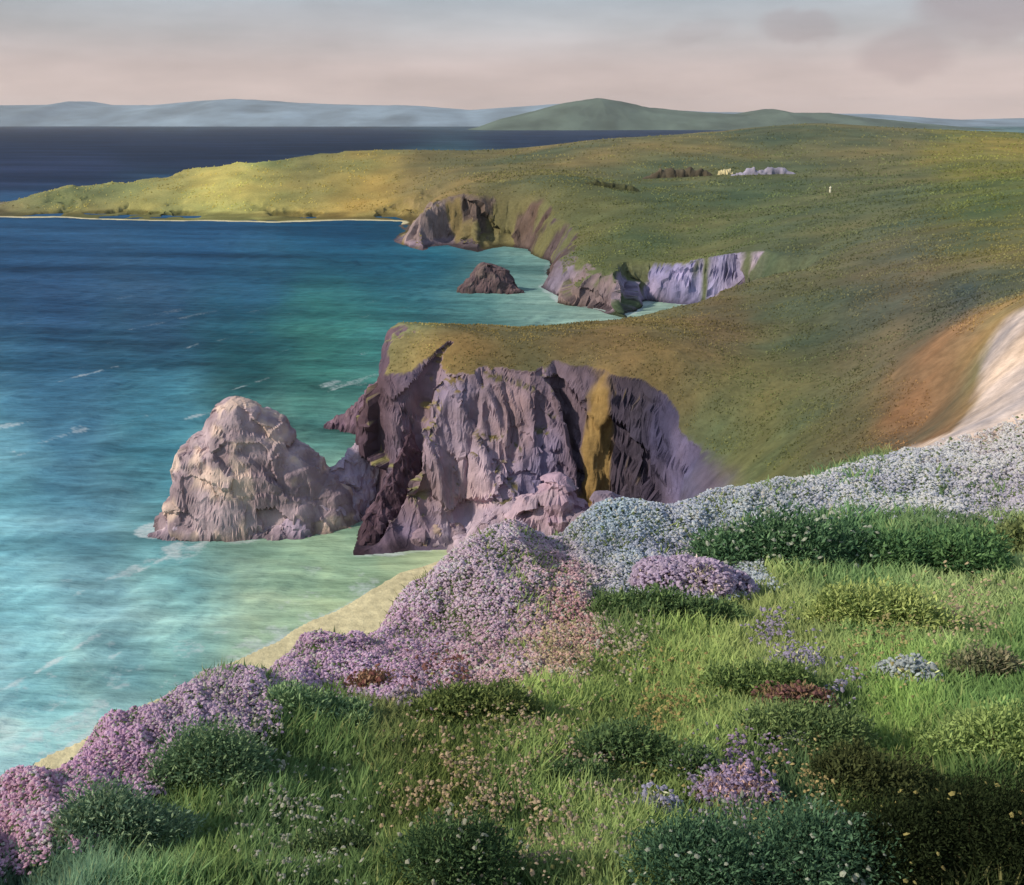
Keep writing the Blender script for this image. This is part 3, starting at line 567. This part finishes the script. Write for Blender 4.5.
crag('rock_ridge', [A_(322,428,188,1.6), A_(350,408,186,2.6), A_(384,372,182,3)], 'thin purple rock spur running down behind the headland tip into the sea', 'rock ridge', ((96,80,88), (118,98,108), (110,92,96)), seed=445, power=1.5, res=.3)
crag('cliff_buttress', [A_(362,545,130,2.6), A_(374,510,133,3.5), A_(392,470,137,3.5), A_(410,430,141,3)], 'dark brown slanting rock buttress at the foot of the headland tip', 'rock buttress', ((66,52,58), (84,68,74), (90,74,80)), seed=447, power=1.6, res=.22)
crag('sea_rock', [A_(472,278,352,6), A_(486,262,354,8), A_(500,266,354,7), A_(512,285,350,5)], 'dark jagged rock in the far cove below the cliffs', 'rock', DARK, seed=460, power=1.8, res=.6)
for i, (px, py, y, w_, lab, cc_) in enumerate([(440,520,132,4.5,'low mauve boulder leaning on the cliff foot nearest the headland tip', MAUVE), (478,532,127,4.0,'small pale boulder on the sand at the edge of the flowers', PALE), (512,505,126,5.5,'large pinkish boulder below the tall headland cliff', PALE),
        (556,476,124,6.0,'tallest pink boulder, pointed, under the headland cliff', ((150,130,138),(164,146,150),(150,136,140))), (610,494,119,5.0,'grey boulder beside the dark cleft in the cliff', ((112,104,114),(134,124,132),(128,118,122)))]):
    p = at(px, py, y=y)
    crag('boulder', [(p[0]-w_*.45, p[1], p[2]*.8, w_*.9), (p[0], p[1]+.6, p[2], w_), (p[0]+w_*.5, p[1]+.3, p[2]*.72, w_*.8)], lab, 'boulder', cc_, 'boulders at the foot of the headland', seed=480+i*7, power=2.3, res=.22)

# ------------------------------------------------------------------ small growing things
def scatter(nn_, umax=.66, y0=4.0, y1=100, seed=1):
    r = np.random.default_rng(seed)
    y = np.exp(r.uniform(math.log(y0), math.log(y1), nn_)); x = r.uniform(-umax, umax, nn_)*y
    return x, y, r
def screen(x, y, z):
    dz = z-H; fwd = y*CP-dz*SP; up = y*SP+dz*CP
    return 512+F*x/fwd, 442.5-F*up/fwd
def in_frame(x, y, z, m=60):
    px, py = screen(x, y, z); return (px > -420-m) & (px < 1440+m) & (py < 1100+m) & (py > 200)

def build_blades(name, x, y, z, hgt_, wid, colr, r, mat, lean=.5, label=None, kind='stuff'):
    n_ = len(x); a = r.uniform(0, 2*np.pi, n_); wv = np.stack([np.cos(a), np.sin(a), 0*a], 1)*wid[:,None]*.5
    b = r.normal(.9, .9, n_)+.4; ln_ = np.stack([np.cos(b), np.sin(b), 0*b], 1)*(hgt_*lean*r.uniform(.4, 1.3, n_))[:,None]
    base = np.stack([x, y, z-.03], 1); up = np.zeros((n_, 3)); up[:,2] = hgt_
    v = np.stack([base-wv, base+wv, base+up*.62+ln_*.35+wv*.75, base+up*.62+ln_*.35-wv*.75, base+up+ln_], 1)
    i = np.arange(n_)[:,None]*5
    tri = np.concatenate([i+[0,1,2], i+[0,2,3], i+[3,2,4]], 0)
    c = np.repeat(colr, 5, 0).reshape(n_, 5, 3)
    o = mesh_obj(name, v.reshape(-1, 3), tri, mat, cols=np.clip(c, .008, .8).reshape(-1, 3), smooth=False)
    return o
def leaf_mat(name, trans=.35, rough=.8):
    m = bpy.data.materials.new(name); m.use_nodes = True; t = m.node_tree; t.nodes.clear(); n = t.nodes.new; l = t.links.new
    o = n('ShaderNodeOutputMaterial'); a = n('ShaderNodeVertexColor'); a.layer_name = 'tint'
    d = n('ShaderNodeBsdfDiffuse'); tr = n('ShaderNodeBsdfTranslucent'); mx = n('ShaderNodeMixShader'); mx.inputs[0].default_value = trans
    z = n('ShaderNodeTexNoise'); z.inputs['Scale'].default_value = 9; g = n('ShaderNodeNewGeometry'); l(g.outputs['Position'], z.inputs[0])
    r = n('ShaderNodeMapRange'); r.inputs[3].default_value = .8; r.inputs[4].default_value = 1.2; l(z.outputs[0], r.inputs[0])
    v = n('ShaderNodeVectorMath'); v.operation = 'SCALE'; l(a.outputs[0], v.inputs[0]); l(r.outputs[0], v.inputs['Scale'])
    l(v.outputs[0], d.inputs[0]); l(v.outputs[0], tr.inputs[0]); l(d.outputs[0], mx.inputs[1]); l(tr.outputs[0], mx.inputs[2]); l(mx.outputs[0], o.inputs[0])
    return m
M_GRASS = leaf_mat('grass_blade', .4); M_PETAL = leaf_mat('petal', .5); M_LEAF = leaf_mat('leaf', .25); M_STEM = mat_tint('woody_stem', rough=.9, bump=.2)

# grass
x, y, r = scatter(470000, seed=11, y0=3.2, umax=.92)
xe, ye = r.uniform(-11, 11, 150000), r.uniform(-5, 5.5, 150000); me_ = (np.abs(xe) > .7*ye) | (ye < 3.4); x = np.concatenate([x, xe[me_]]); y = np.concatenate([y, ye[me_]]); z = hgt_fast(x, y)
bd = coast_dist(*uv_of(x, y), BANDUV)
ok = (in_frame(x, y, z) | (y < 5.5)) & (y < 66) & ~((bd > .02) & (r.random(len(x)) < .72)) & (coast_dist(*uv_of(x, y), PATHUV) < -.03)
x, y, z, bd = x[ok], y[ok], z[ok], bd[ok]
g = paint(gs, x, y); g = (g*.9+g.mean(1)[:,None]*.1)*2.15*np.array([.95, 1.05, .9]); n_ = len(x)
tuft = fbm(*[q_/k_ for q_, k_ in zip(stretch(x, y, .02, 2, 10), (.9, 1.2))], 4, 211)
g = g*(1+.45*tuft[:,None]+r.uniform(-.25, .3, n_)[:,None]); dry = (r.random(n_) < .06+.10*tuft)[:,None]
g = np.where(dry, g*.6+alb((176,172,116))*.5, g)
yw = np.maximum(y, 3.5); hh = (.07+.020*yw**.9)*(.75+.7*np.clip(tuft+.3, 0, 1))*r.uniform(.5, 1.25, n_); hh = hh*np.where(bd > .0, .7, 1)
ww = (.0065+.0027*yw)*r.uniform(.6, 1.4, n_)
o = build_blades('grass', x, y, z, hh, ww, g, r, M_GRASS, lean=.75); set_props(o, 'long wind combed green and straw grass on the near hillside', 'grass', kind='stuff')

x, y, r = scatter(380000, seed=15, y0=45, y1=1000, umax=.62); z, d_, s_, f__ = height(x, y, True)
def slope_n(x, y, e=.8):
    e = e*np.clip(y/150, .5, 3); zx = (height(x+e, y)-height(x-e, y))/(2*e); zy = (height(x, y+e)-height(x, y-e))/(2*e); return 1/np.sqrt(1+zx**2+zy**2)
pkk = coast_dist(*uv_of(x, y), PATHUV)
ok = (z > 2) & (slope_n(x, y) > .80) & (fbm(*[q_/4 for q_ in stretch(x, y, .15, 4)], 4, 217)+r.normal(0, .25, len(x)) > .0) & (r.random(len(x)) < sstep(1000, 300, y)*.9+.1) & ((y > 112) | (x > .12*y)) & (pkk < 0)
x, y, z = x[ok], y[ok], z[ok]; n_ = len(x); g = paint(gs, x, y)*(1.65+.8*fbm(*[q_/6 for q_ in stretch(x, y, .15, 4)], 4, 218))[:,None]*r.uniform(.7, 1.35, n_)[:,None]
o = build_blades('rough_grass', x, y, z, (.05+.0011*y)*r.uniform(.5, 1.4, n_), (.07+.0014*y)*r.uniform(.5, 1.5, n_), g, r, M_GRASS, lean=.9); set_props(o, 'coarse tussocks of grass over the headland and pasture', 'grass', kind='stuff')
# flowers: small many petalled heads
OCT = np.array([(1,0,0),(.31,.95,0),(-.81,.59,0),(-.81,-.59,0),(.31,-.95,0),(0,0,.75),(0,0,-.5)])
OF = np.array([(0,1,5),(1,2,5),(2,3,5),(3,4,5),(4,0,5),(1,0,6),(2,1,6),(3,2,6),(4,3,6),(0,4,6)])
def build_heads(name, x, y, z, rad, colr, r, mat):
    n_ = len(x); a = r.uniform(0, 6.28, n_); ca_, sa_ = np.cos(a), np.sin(a)
    P0 = OCT[None]*rad[:,None,None]*r.uniform(.75, 1.25, (n_, 7, 1))
    tx, ty = r.normal(0, .35, n_), r.normal(0, .35, n_)
    xx = P0[...,0]*ca_[:,None]-P0[...,1]*sa_[:,None]; yy = P0[...,0]*sa_[:,None]+P0[...,1]*ca_[:,None]; zz = P0[...,2]+xx*tx[:,None]+yy*ty[:,None]
    v = np.stack([xx+x[:,None], yy+y[:,None], zz+z[:,None]], -1)
    f = (np.arange(n_)[:,None,None]*7+OF[None]).reshape(-1, 3)
    c = np.repeat(colr[:,None], 7, 1)*r.uniform(.88, 1.1, (n_, 7, 1))
    return mesh_obj(name, v.reshape(-1, 3), f, mat, cols=np.clip(c, .01, .82).reshape(-1, 3), smooth=False)
x, y, r = scatter(1350000, seed=21, y1=80, umax=.9); u_, v_ = uv_of(x, y)
bd = coast_dist(u_+.02*fbm(u_*14, v_*14, 3, 221), v_+.05*fbm(u_*12+9, v_*10, 4, 222), BANDUV)
clump = fbm(u_*16, v_*13, 4, 223); fine_ = fbm(u_*45, v_*36, 3, 224)
prob = sstep(-.06, .05, bd+.03*fine_)*(.40+.60*sstep(-.30, .20, clump+.6*fine_))
ok = r.random(len(x)) < prob
x, y = x[ok], y[ok]; clump = clump[ok]; fine_ = fine_[ok]; z = hgt_fast(x, y); ok = in_frame(x, y, z); x, y, z, clump, fine_ = x[ok], y[ok], z[ok], clump[ok], fine_[ok]
n_ = len(x); pch = fbm(*[q_/1.6 for q_ in stretch(x, y, .04, 2, 10)], 4, 233); c = paint(fls, x, y)**1.12*1.36*(1+.22*pch[:,None]*np.array([.9, 1.08, .95]))*(1+.22*clump+.12*fine_)[:,None]*r.uniform(.82, 1.12, n_)[:,None]
c = np.where((r.random(n_) < .10)[:,None], alb((222,220,212), 1.0), c); c = np.where((r.random(n_) < .10)[:,None], alb((120,136,96), 1.2), c)
rad = (.006+.00165*y)*r.uniform(.55, 1.35, n_)
top = (.05+.014*np.where(y > 28, 28+.2*(y-28), y)**.9)*r.uniform(.5, 1.15, n_)*(1+.6*np.clip(clump, -.6, 1))
pinkish = (c[:,0] > c[:,2]*.92) & (c[:,1] < c[:,0]*.86)
for nm_, mk, lab in (('pink_flowers', pinkish, 'mass of pink and lilac thrift flowers along the brow of the hill'), ('white_flowers', ~pinkish, 'mass of white and pale lilac flowers along the brow of the hill')):
    o = build_heads(nm_, x[mk], y[mk], (z+top)[mk], rad[mk], c[mk], r, M_PETAL); set_props(o, lab, 'flowers', kind='stuff')
# sprinkled flowers in the turf
SPR = [(520,830,.16,(204,186,160),.5),(440,812,.10,(200,180,150),.4),(600,830,.1,(196,184,168),.4),(560,665,.10,(206,192,160),.45),(740,785,.07,(186,166,192),.75),(700,800,.06,(180,170,190),.5),(800,672,.05,(184,178,200),.7),(770,648,.05,(186,176,196),.6),(840,700,.04,(190,184,204),.6),
       (800,840,.12,(196,180,130),.35),(660,720,.12,(190,176,120),.3),(880,660,.12,(190,180,130),.2),(960,620,.1,(206,190,160),.25),(300,850,.14,(196,196,180),.2),(620,655,.08,(206,196,176),.4),(250,745,.05,(210,206,196),.4),(420,705,.05,(180,166,180),.5),(930,870,.10,(190,176,120),.12),(440,690,.07,(150,110,104),.4),(490,790,.2,(170,170,110),.15)]
x, y, r = scatter(260000, seed=31, y1=40); u_, v_ = uv_of(x, y); keepm = np.zeros(len(x), bool); cc_ = np.zeros((len(x), 3))
cl = fbm(u_*30, v_*24, 4, 231)
for px, py, rr, c, dn in SPR:
    p = land_hit(px, py); eu, ev = uv_of(np.array([p[0]]), np.array([p[1]]))
    k = np.exp(-((u_-eu)**2+((v_-ev)*.5)**2)/(2*rr*rr*.5))*dn*sstep(-.25, .3, cl)
    hit = (r.random(len(x)) < k) & ~keepm; keepm |= hit; cc_[hit] = alb(c, 1.05)
x, y, cc_ = x[keepm], y[keepm], cc_[keepm]; z = hgt_fast(x, y); n_ = len(x)
cc_ = cc_*r.uniform(.6, 1.15, n_)[:,None]
o = build_heads('turf_flowers', x, y, z+(.07+.02*y)*r.uniform(.5, 1.3, n_), (.006+.0019*y)*r.uniform(.5, 1.2, n_), cc_, r, M_PETAL)
set_props(o, 'cream, yellow and lilac flowers sprinkled through the near turf', 'flowers', kind='stuff')

# shrubs and flower cushions one can tell apart
def shrub(name, px, py, wpx, hpx, label, cat, cols, group, nleaf=3500, leaf=.030, flowers=None, seed=1, depth=.7, sz=1.0):
    p = land_hit(px, py+hpx*.25); dist = p[1]/max(CP+SP*(442.5-py)/F, .1)
    wr = wpx/2*dist/F; hr = hpx*dist/F*1.05
    sdep = min(max((py-127)/950*.9+.05, .2), .75); depth = min(max(.30*hpx/(wpx/2)/sdep, .18), .8); hr *= .9
    root = bpy.data.objects.new(name, None); C.objects.link(root); root.location = p; root.empty_display_size = .2
    set_props(root, label, cat, group)
    r = np.random.default_rng(seed)
    nb = max(7, int(14*wr/max(hr, .01)**1.0)); nb = min(nb, 42)
    bx_ = r.uniform(-.85, .85, nb)*wr; by_ = r.uniform(-.85, .85, nb)*wr*depth
    rad = np.sqrt(np.clip(1-(bx_/wr)**2-(by_/(wr*depth))**2, .05, 1))
    br = (.30+.25*r.random(nb))*hr*(.5+.6*rad)+.02; bz = hr*.55*rad*r.uniform(.5, 1.1, nb)
    gz = height(bx_+p[0], by_+p[1])-p[2]
    k = r.integers(0, nb, nleaf)
    dirs = r.normal(size=(nleaf, 3)); dirs[:,2] = np.abs(dirs[:,2])*1.0-.25; dirs /= np.linalg.norm(dirs, axis=1)[:,None]
    rr = br[k]*r.uniform(.55, 1.12, nleaf)*(1+.25*noise3(dirs[:,0]*3+k, dirs[:,1]*3, dirs[:,2]*3, seed))
    ctr = np.stack([bx_[k], by_[k], bz[k]+gz[k]], 1)+dirs*rr[:,None]*np.array([1.25, 1.1, 1.15])
    L_ = leaf*dist/9*sz*r.uniform(.6, 1.4, nleaf)
    a1 = r.normal(size=(nleaf, 3))*.7+dirs+np.array([.15, .1, .35]); a1 /= np.linalg.norm(a1, axis=1)[:,None]
    a2 = np.cross(a1, r.normal(size=(nleaf, 3))); a2 /= np.linalg.norm(a2, axis=1)[:,None]
    v = np.stack([ctr-a1*L_[:,None], ctr+a2*L_[:,None]*.34, ctr+a1*L_[:,None]*1.1, ctr-a2*L_[:,None]*.34], 1)
    f = np.arange(nleaf*4).reshape(-1, 4)
    c1, c2 = [(q*.75+q.mean()*.25)*np.array([1.1, 1.05, .8])*k_ for q, k_ in ((alb(cols[0]), 2.7), (alb(cols[1]), 3.2))]; mixk = np.clip(r.normal(.35, .3, nleaf)+.5*(r.random(nb)[k]-.5), 0, 1)[:,None]
    c = (c1*(1-mixk)+c2*mixk)*r.uniform(.75, 1.25, nleaf)[:,None]
    mesh_obj('foliage', v.reshape(-1, 3), f, M_LEAF, root, cols=np.repeat(c, 4, 0), smooth=False)
    # stems
    vs, fs = [], []
    for i in range(min(nb, 16)):
        a = np.array([bx_[i]*.25, by_[i]*.25, gz[i]*.25-.05]); b = np.array([bx_[i], by_[i], bz[i]+gz[i]+br[i]*.5])
        t_ = .006*dist/6
        for q, (cn, rd) in enumerate(((a, t_*1.6), ((a+b)/2+np.array([0, 0, .05*hr]), t_), (b, t_*.4))):
            for g_ in range(5): vs.append(cn+rd*np.array([math.cos(g_*1.2566), math.sin(g_*1.2566), 0]))
        b0 = i*15
        for q in (0, 5):
            for g_ in range(5): fs.append((b0+q+g_, b0+q+(g_+1) % 5, b0+q+5+(g_+1) % 5, b0+q+5+g_))
    vs = np.array(vs); mesh_obj('stems', vs, np.array(fs), M_STEM, root, cols=np.repeat(alb((92,76,58))[None], len(vs), 0))
    if flowers is not None:
        fc, nf = flowers
        k = r.integers(0, nb, nf); d_ = r.normal(size=(nf, 3)); d_[:,2] = np.abs(d_[:,2])+.1; d_ /= np.linalg.norm(d_, axis=1)[:,None]
        q = np.stack([bx_[k], by_[k], bz[k]+gz[k]], 1)+d_*(br[k]*1.15)[:,None]*np.array([1.25, 1.1, 1.15])
        o = build_heads('blossoms', q[:,0], q[:,1], q[:,2], np.full(nf, .0024*dist)*r.uniform(.6, 1.4, nf), alb(fc, 1.05)[None]*r.uniform(.75, 1.15, (nf, 1)), r, M_PETAL); o.parent = root
    return root
DG = ((44,66,48), (70,92,58)); TEAL = ((38,68,54), (62,92,70)); BLK = ((34,40,28), (54,58,36)); MID = ((62,86,48), (96,116,62)); BRN = ((78,62,52), (100,80,70))
G1, G2 = 'shrubs on the near hillside', 'flower clumps in the turf'
for i, (nm_, px, py, wp, hp_, lab, cat, cl_, grp, nl, fl_, sz) in enumerate([
    ('gorse_bush', 668, 615, 160, 40, 'low wide dark green bush just under the lilac flower cushion', 'bush', DG, G1, 5000, None, 1),
    ('gorse_bush', 790, 552, 190, 58, 'broad blue green bush against the white flowers, left one of the dark hedge', 'bush', TEAL, G1, 8000, ((190,196,180), 260), 1),
    ('gorse_bush', 930, 560, 180, 56, 'broad dark green bush at the right of the hedge below the white flowers', 'bush', ((40,72,52), (66,96,62)), G1, 8000, None, 1),
    ('gorse_bush', 1045, 545, 110, 46, 'olive green bush running off the right edge of the picture under the white flowers', 'bush', ((60,72,48), (84,96,62)), G1, 5000, None, 1),
    ('gorse_bush', 625, 755, 90, 46, 'small spiky dark green bush in the middle of the turf', 'bush', DG, G1, 2600, None, 1),
    ('gorse_bush', 695, 770, 40, 44, 'little upright dark sprig beside the lilac heather', 'bush', DG, G1, 900, None, 1),
    ('gorse_bush', 578, 780, 56, 34, 'small dark tuft left of the spiky middle bush', 'bush', DG, G1, 1200, None, 1),
    ('gorse_bush', 462, 862, 120, 66, 'round dark green bush at the bottom edge left of the centre', 'bush', ((30,50,36), (54,76,50)), G1, 4500, ((190,190,170), 60), 1),
    ('gorse_bush', 755, 862, 230, 90, 'wide blue green bush at the bottom edge right of the centre', 'bush', ((34,60,50), (54,84,68)), G1, 8500, ((180,186,170), 120), 1),
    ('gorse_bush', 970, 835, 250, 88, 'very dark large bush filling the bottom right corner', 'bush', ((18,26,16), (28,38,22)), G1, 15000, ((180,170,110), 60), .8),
    ('gorse_bush', 880, 780, 120, 60, 'dark olive bush leaning against the very dark corner bush', 'bush', ((36,44,28), (54,62,38)), G1, 4000, None, 1),
    ('gorse_bush', 805, 735, 130, 56, 'mid green bush below the brown heather', 'bush', ((54,74,50), (80,98,62)), G1, 3500, None, 1),
    ('gorse_bush', 125, 830, 120, 60, 'grey green bush among pink flowers at the bottom left', 'bush', ((52,78,70), (92,112,96)), G1, 4200, None, 1),
    ('gorse_bush', 215, 765, 100, 60, 'blue green bush on the left at the edge of the lilac flowers', 'bush', ((54,80,66), (84,106,82)), G1, 3800, None, 1),
    ('gorse_bush', 320, 715, 110, 44, 'pale topped green bush beneath the lilac band', 'bush', ((52,80,62), (100,124,96)), G1, 3600, None, 1),
    ('gorse_bush', 480, 712, 150, 40, 'long dark green bush below the reddish brown flowers', 'bush', ((54,70,42), (80,92,52)), G1, 4500, None, 1),
    ('gorse_bush', 320, 865, 110, 40, 'dark feathery bush at the bottom edge left', 'bush', ((40,58,42), (70,88,58)), G1, 3500, None, 1),
    ('gorse_bush', 765, 690, 130, 44, 'dark green bush with brown heather at its right side', 'bush', ((58,78,48), (84,104,60)), G1, 3500, None, 1),
    ('gorse_bush', 985, 672, 70, 34, 'small dark bush standing alone near the right edge', 'bush', ((62,74,56), (96,92,84)), G1, 1800, None, 1),
    ('gorse_bush', 990, 745, 150, 60, 'bright green bush near the right edge above the dark corner bush', 'bush', ((78,98,58), (98,118,70)), G1, 4500, None, 1),
    ('gorse_bush', 870, 615, 150, 50, 'yellow green bush below the blue green hedge', 'bush', ((84,102,62), (112,124,74)), G1, 4500, None, 1),
    ('heather_clump', 790, 705, 66, 38, 'reddish brown heather clump in the middle right of the turf', 'heather', BRN, G2, 1500, ((150,112,108), 220), 1),
    ('heather_clump', 738, 798, 76, 36, 'lilac and rust heather clump above the wide bottom bush', 'heather', ((130,100,104), (160,140,160)), G2, 1200, ((188,170,200), 520), 1),
    ('heather_clump', 372, 688, 26, 26, 'small rusty brown heather tuft at the lower edge of the lilac band', 'heather', ((84,64,56), (108,84,76)), G2, 700, ((150,104,96), 80), 1),
    ('flower_cushion', 695, 588, 110, 42, 'rounded lilac flower cushion above the low wide dark bush', 'flowers', ((120,120,110), (170,150,180)), G2, 1200, ((208,192,214), 4200), 1),
    ('flower_cushion', 902, 678, 56, 30, 'bright white flower clump alone in the yellow green turf', 'flowers', ((110,124,84), (150,160,120)), G2, 500, ((196,204,206), 900), 1),
    ('flower_cushion', 792, 744, 26, 24, 'tiny pale grey flower clump under the brown heather', 'flowers', ((110,120,90), (150,156,130)), G2, 250, ((192,196,190), 320), 1),
    ('flower_cushion', 658, 812, 30, 26, 'small pale violet flower clump left of the lilac heather', 'flowers', ((100,110,90), (140,140,140)), G2, 250, ((186,184,206), 360), 1),
    ('flower_cushion', 790, 668, 60, 22, 'loose violet flower clump trailing above the brown heather', 'flowers', ((100,112,84), (140,140,130)), G2, 400, ((178,170,196), 420), 1),
    ('flower_cushion', 410, 706, 40, 24, 'pale violet flower clump beside the rusty tuft', 'flowers', ((110,104,90), (150,136,140)), G2, 300, ((184,170,186), 380), 1)]):
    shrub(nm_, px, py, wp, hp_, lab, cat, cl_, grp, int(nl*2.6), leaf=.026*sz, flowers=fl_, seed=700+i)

# ------------------------------------------------------------------ far small things
def outcrop(px, py, wpx, hpx, label, cols, seed):
    p = land_hit(px, py+hpx*.5, 300, 1100); dist = p[1]; w_ = wpx*dist/F/2; hh_ = hpx*dist/F
    r = random.Random(seed); ax = []
    for k in range(7):
        t_ = k/6*2-1; xx = p[0]+w_*t_; yy = p[1]+r.uniform(-2, 2)
        ax.append((xx, yy, 0, 2.2))
    gz = height(np.array([a[0] for a in ax]), np.array([a[1] for a in ax]))
    vs, fs = [], []; nx = 60
    xs = np.linspace(-1, 1, nx); 
    gx = height(p[0]+xs*w_, p[1]+0*xs)
    topz = hh_*(1-np.abs(xs)**4)*(.7+.5*fbm(xs*6+seed, xs*0, 4, seed))
    prof = [(-2.2, -1.5), (-1.9, .35), (-1.2, .85), (0, 1.0), (1.3, .8), (2.0, .3), (2.2, -1.5)]
    Xo = p[0]+xs[None]*w_+0*np.zeros((7, 1)); Yo = np.array([q[0] for q in prof])[:,None]*1.4+p[1]+.8*fbm(xs*9, xs*0+seed, 3, seed)[None]
    Zo = gx[None]+np.array([q[1] for q in prof])[:,None]*np.maximum(topz, .1)[None]-.4
    Xo = Xo+.8*noise2(Xo/2, Zo/1.5, seed); Yo = Yo+.8*noise2(Xo/2+5, Zo/1.5, seed)
    c = alb(cols)*(1+.4*fbm(Xo/4, Zo/2, 3, seed)[...,None])
    o = mesh_obj('rock_outcrop', np.stack([Xo, Yo, Zo], -1).reshape(-1, 3), grid_faces(7, nx), M_ROCK, cols=c.reshape(-1, 3)); set_props(o, label, 'rock outcrop', 'rock outcrops on the far pasture')
outcrop(763, 170, 62, 8, 'long pale lilac rock outcrop on the far pasture, rightmost of the row', (150,146,164), 1)
outcrop(725, 171, 16, 6, 'short cream coloured rock between the two long outcrops', (206,194,150), 2)
outcrop(678, 172, 70, 10, 'dark brown rock outcrop left of the cream rock', (92,84,70), 3)
outcrop(612, 184, 56, 8, 'dark olive rock outcrop nearest the far cliffs', (78,80,54), 4)
p = land_hit(830, 193)
vs, fs = [], []
prof = [(0, .55), (1.2, .5), (2.4, .42), (2.6, .6), (2.9, .6), (3.3, .05)]
for zz, rr in prof:
    for g_ in range(10): vs.append((p[0]+rr*math.cos(g_*.6283), p[1]+rr*math.sin(g_*.6283), p[2]-.3+zz))
for k in range(5):
    for g_ in range(10): fs.append((k*10+g_, k*10+(g_+1) % 10, k*10+10+(g_+1) % 10, k*10+10+g_))
o = mesh_obj('marker_post', np.array(vs), np.array(fs), M_STEM, cols=np.repeat(alb((226,222,200))[None], len(vs), 0)); set_props(o, 'tiny white marker post standing alone on the far green pasture', 'post')

# ------------------------------------------------------------------ air
hz_min, hz_max = (-22000, -300, -30), (22000, 19500, 430)
V8 = np.array([(x_, y_, z_) for z_ in (hz_min[2], hz_max[2]) for y_ in (hz_min[1], hz_max[1]) for x_ in (hz_min[0], hz_max[0])])
F6 = np.array([(0,2,3,1),(4,5,7,6),(0,1,5,4),(2,6,7,3),(0,4,6,2),(1,3,7,5)])
m = bpy.data.materials.new('haze'); m.use_nodes = True; t = m.node_tree; t.nodes.clear(); o = t.nodes.new('ShaderNodeOutputMaterial'); pv = t.nodes.new('ShaderNodeVolumePrincipled')
pv.inputs['Color'].default_value = (.95, .97, 1, 1); pv.inputs['Density'].default_value = 2.4e-5; pv.inputs['Anisotropy'].default_value = .2; t.links.new(pv.outputs[0], o.inputs['Volume'])
hz = mesh_obj('haze', V8, F6, m, smooth=False); set_props(hz, kind='stuff')
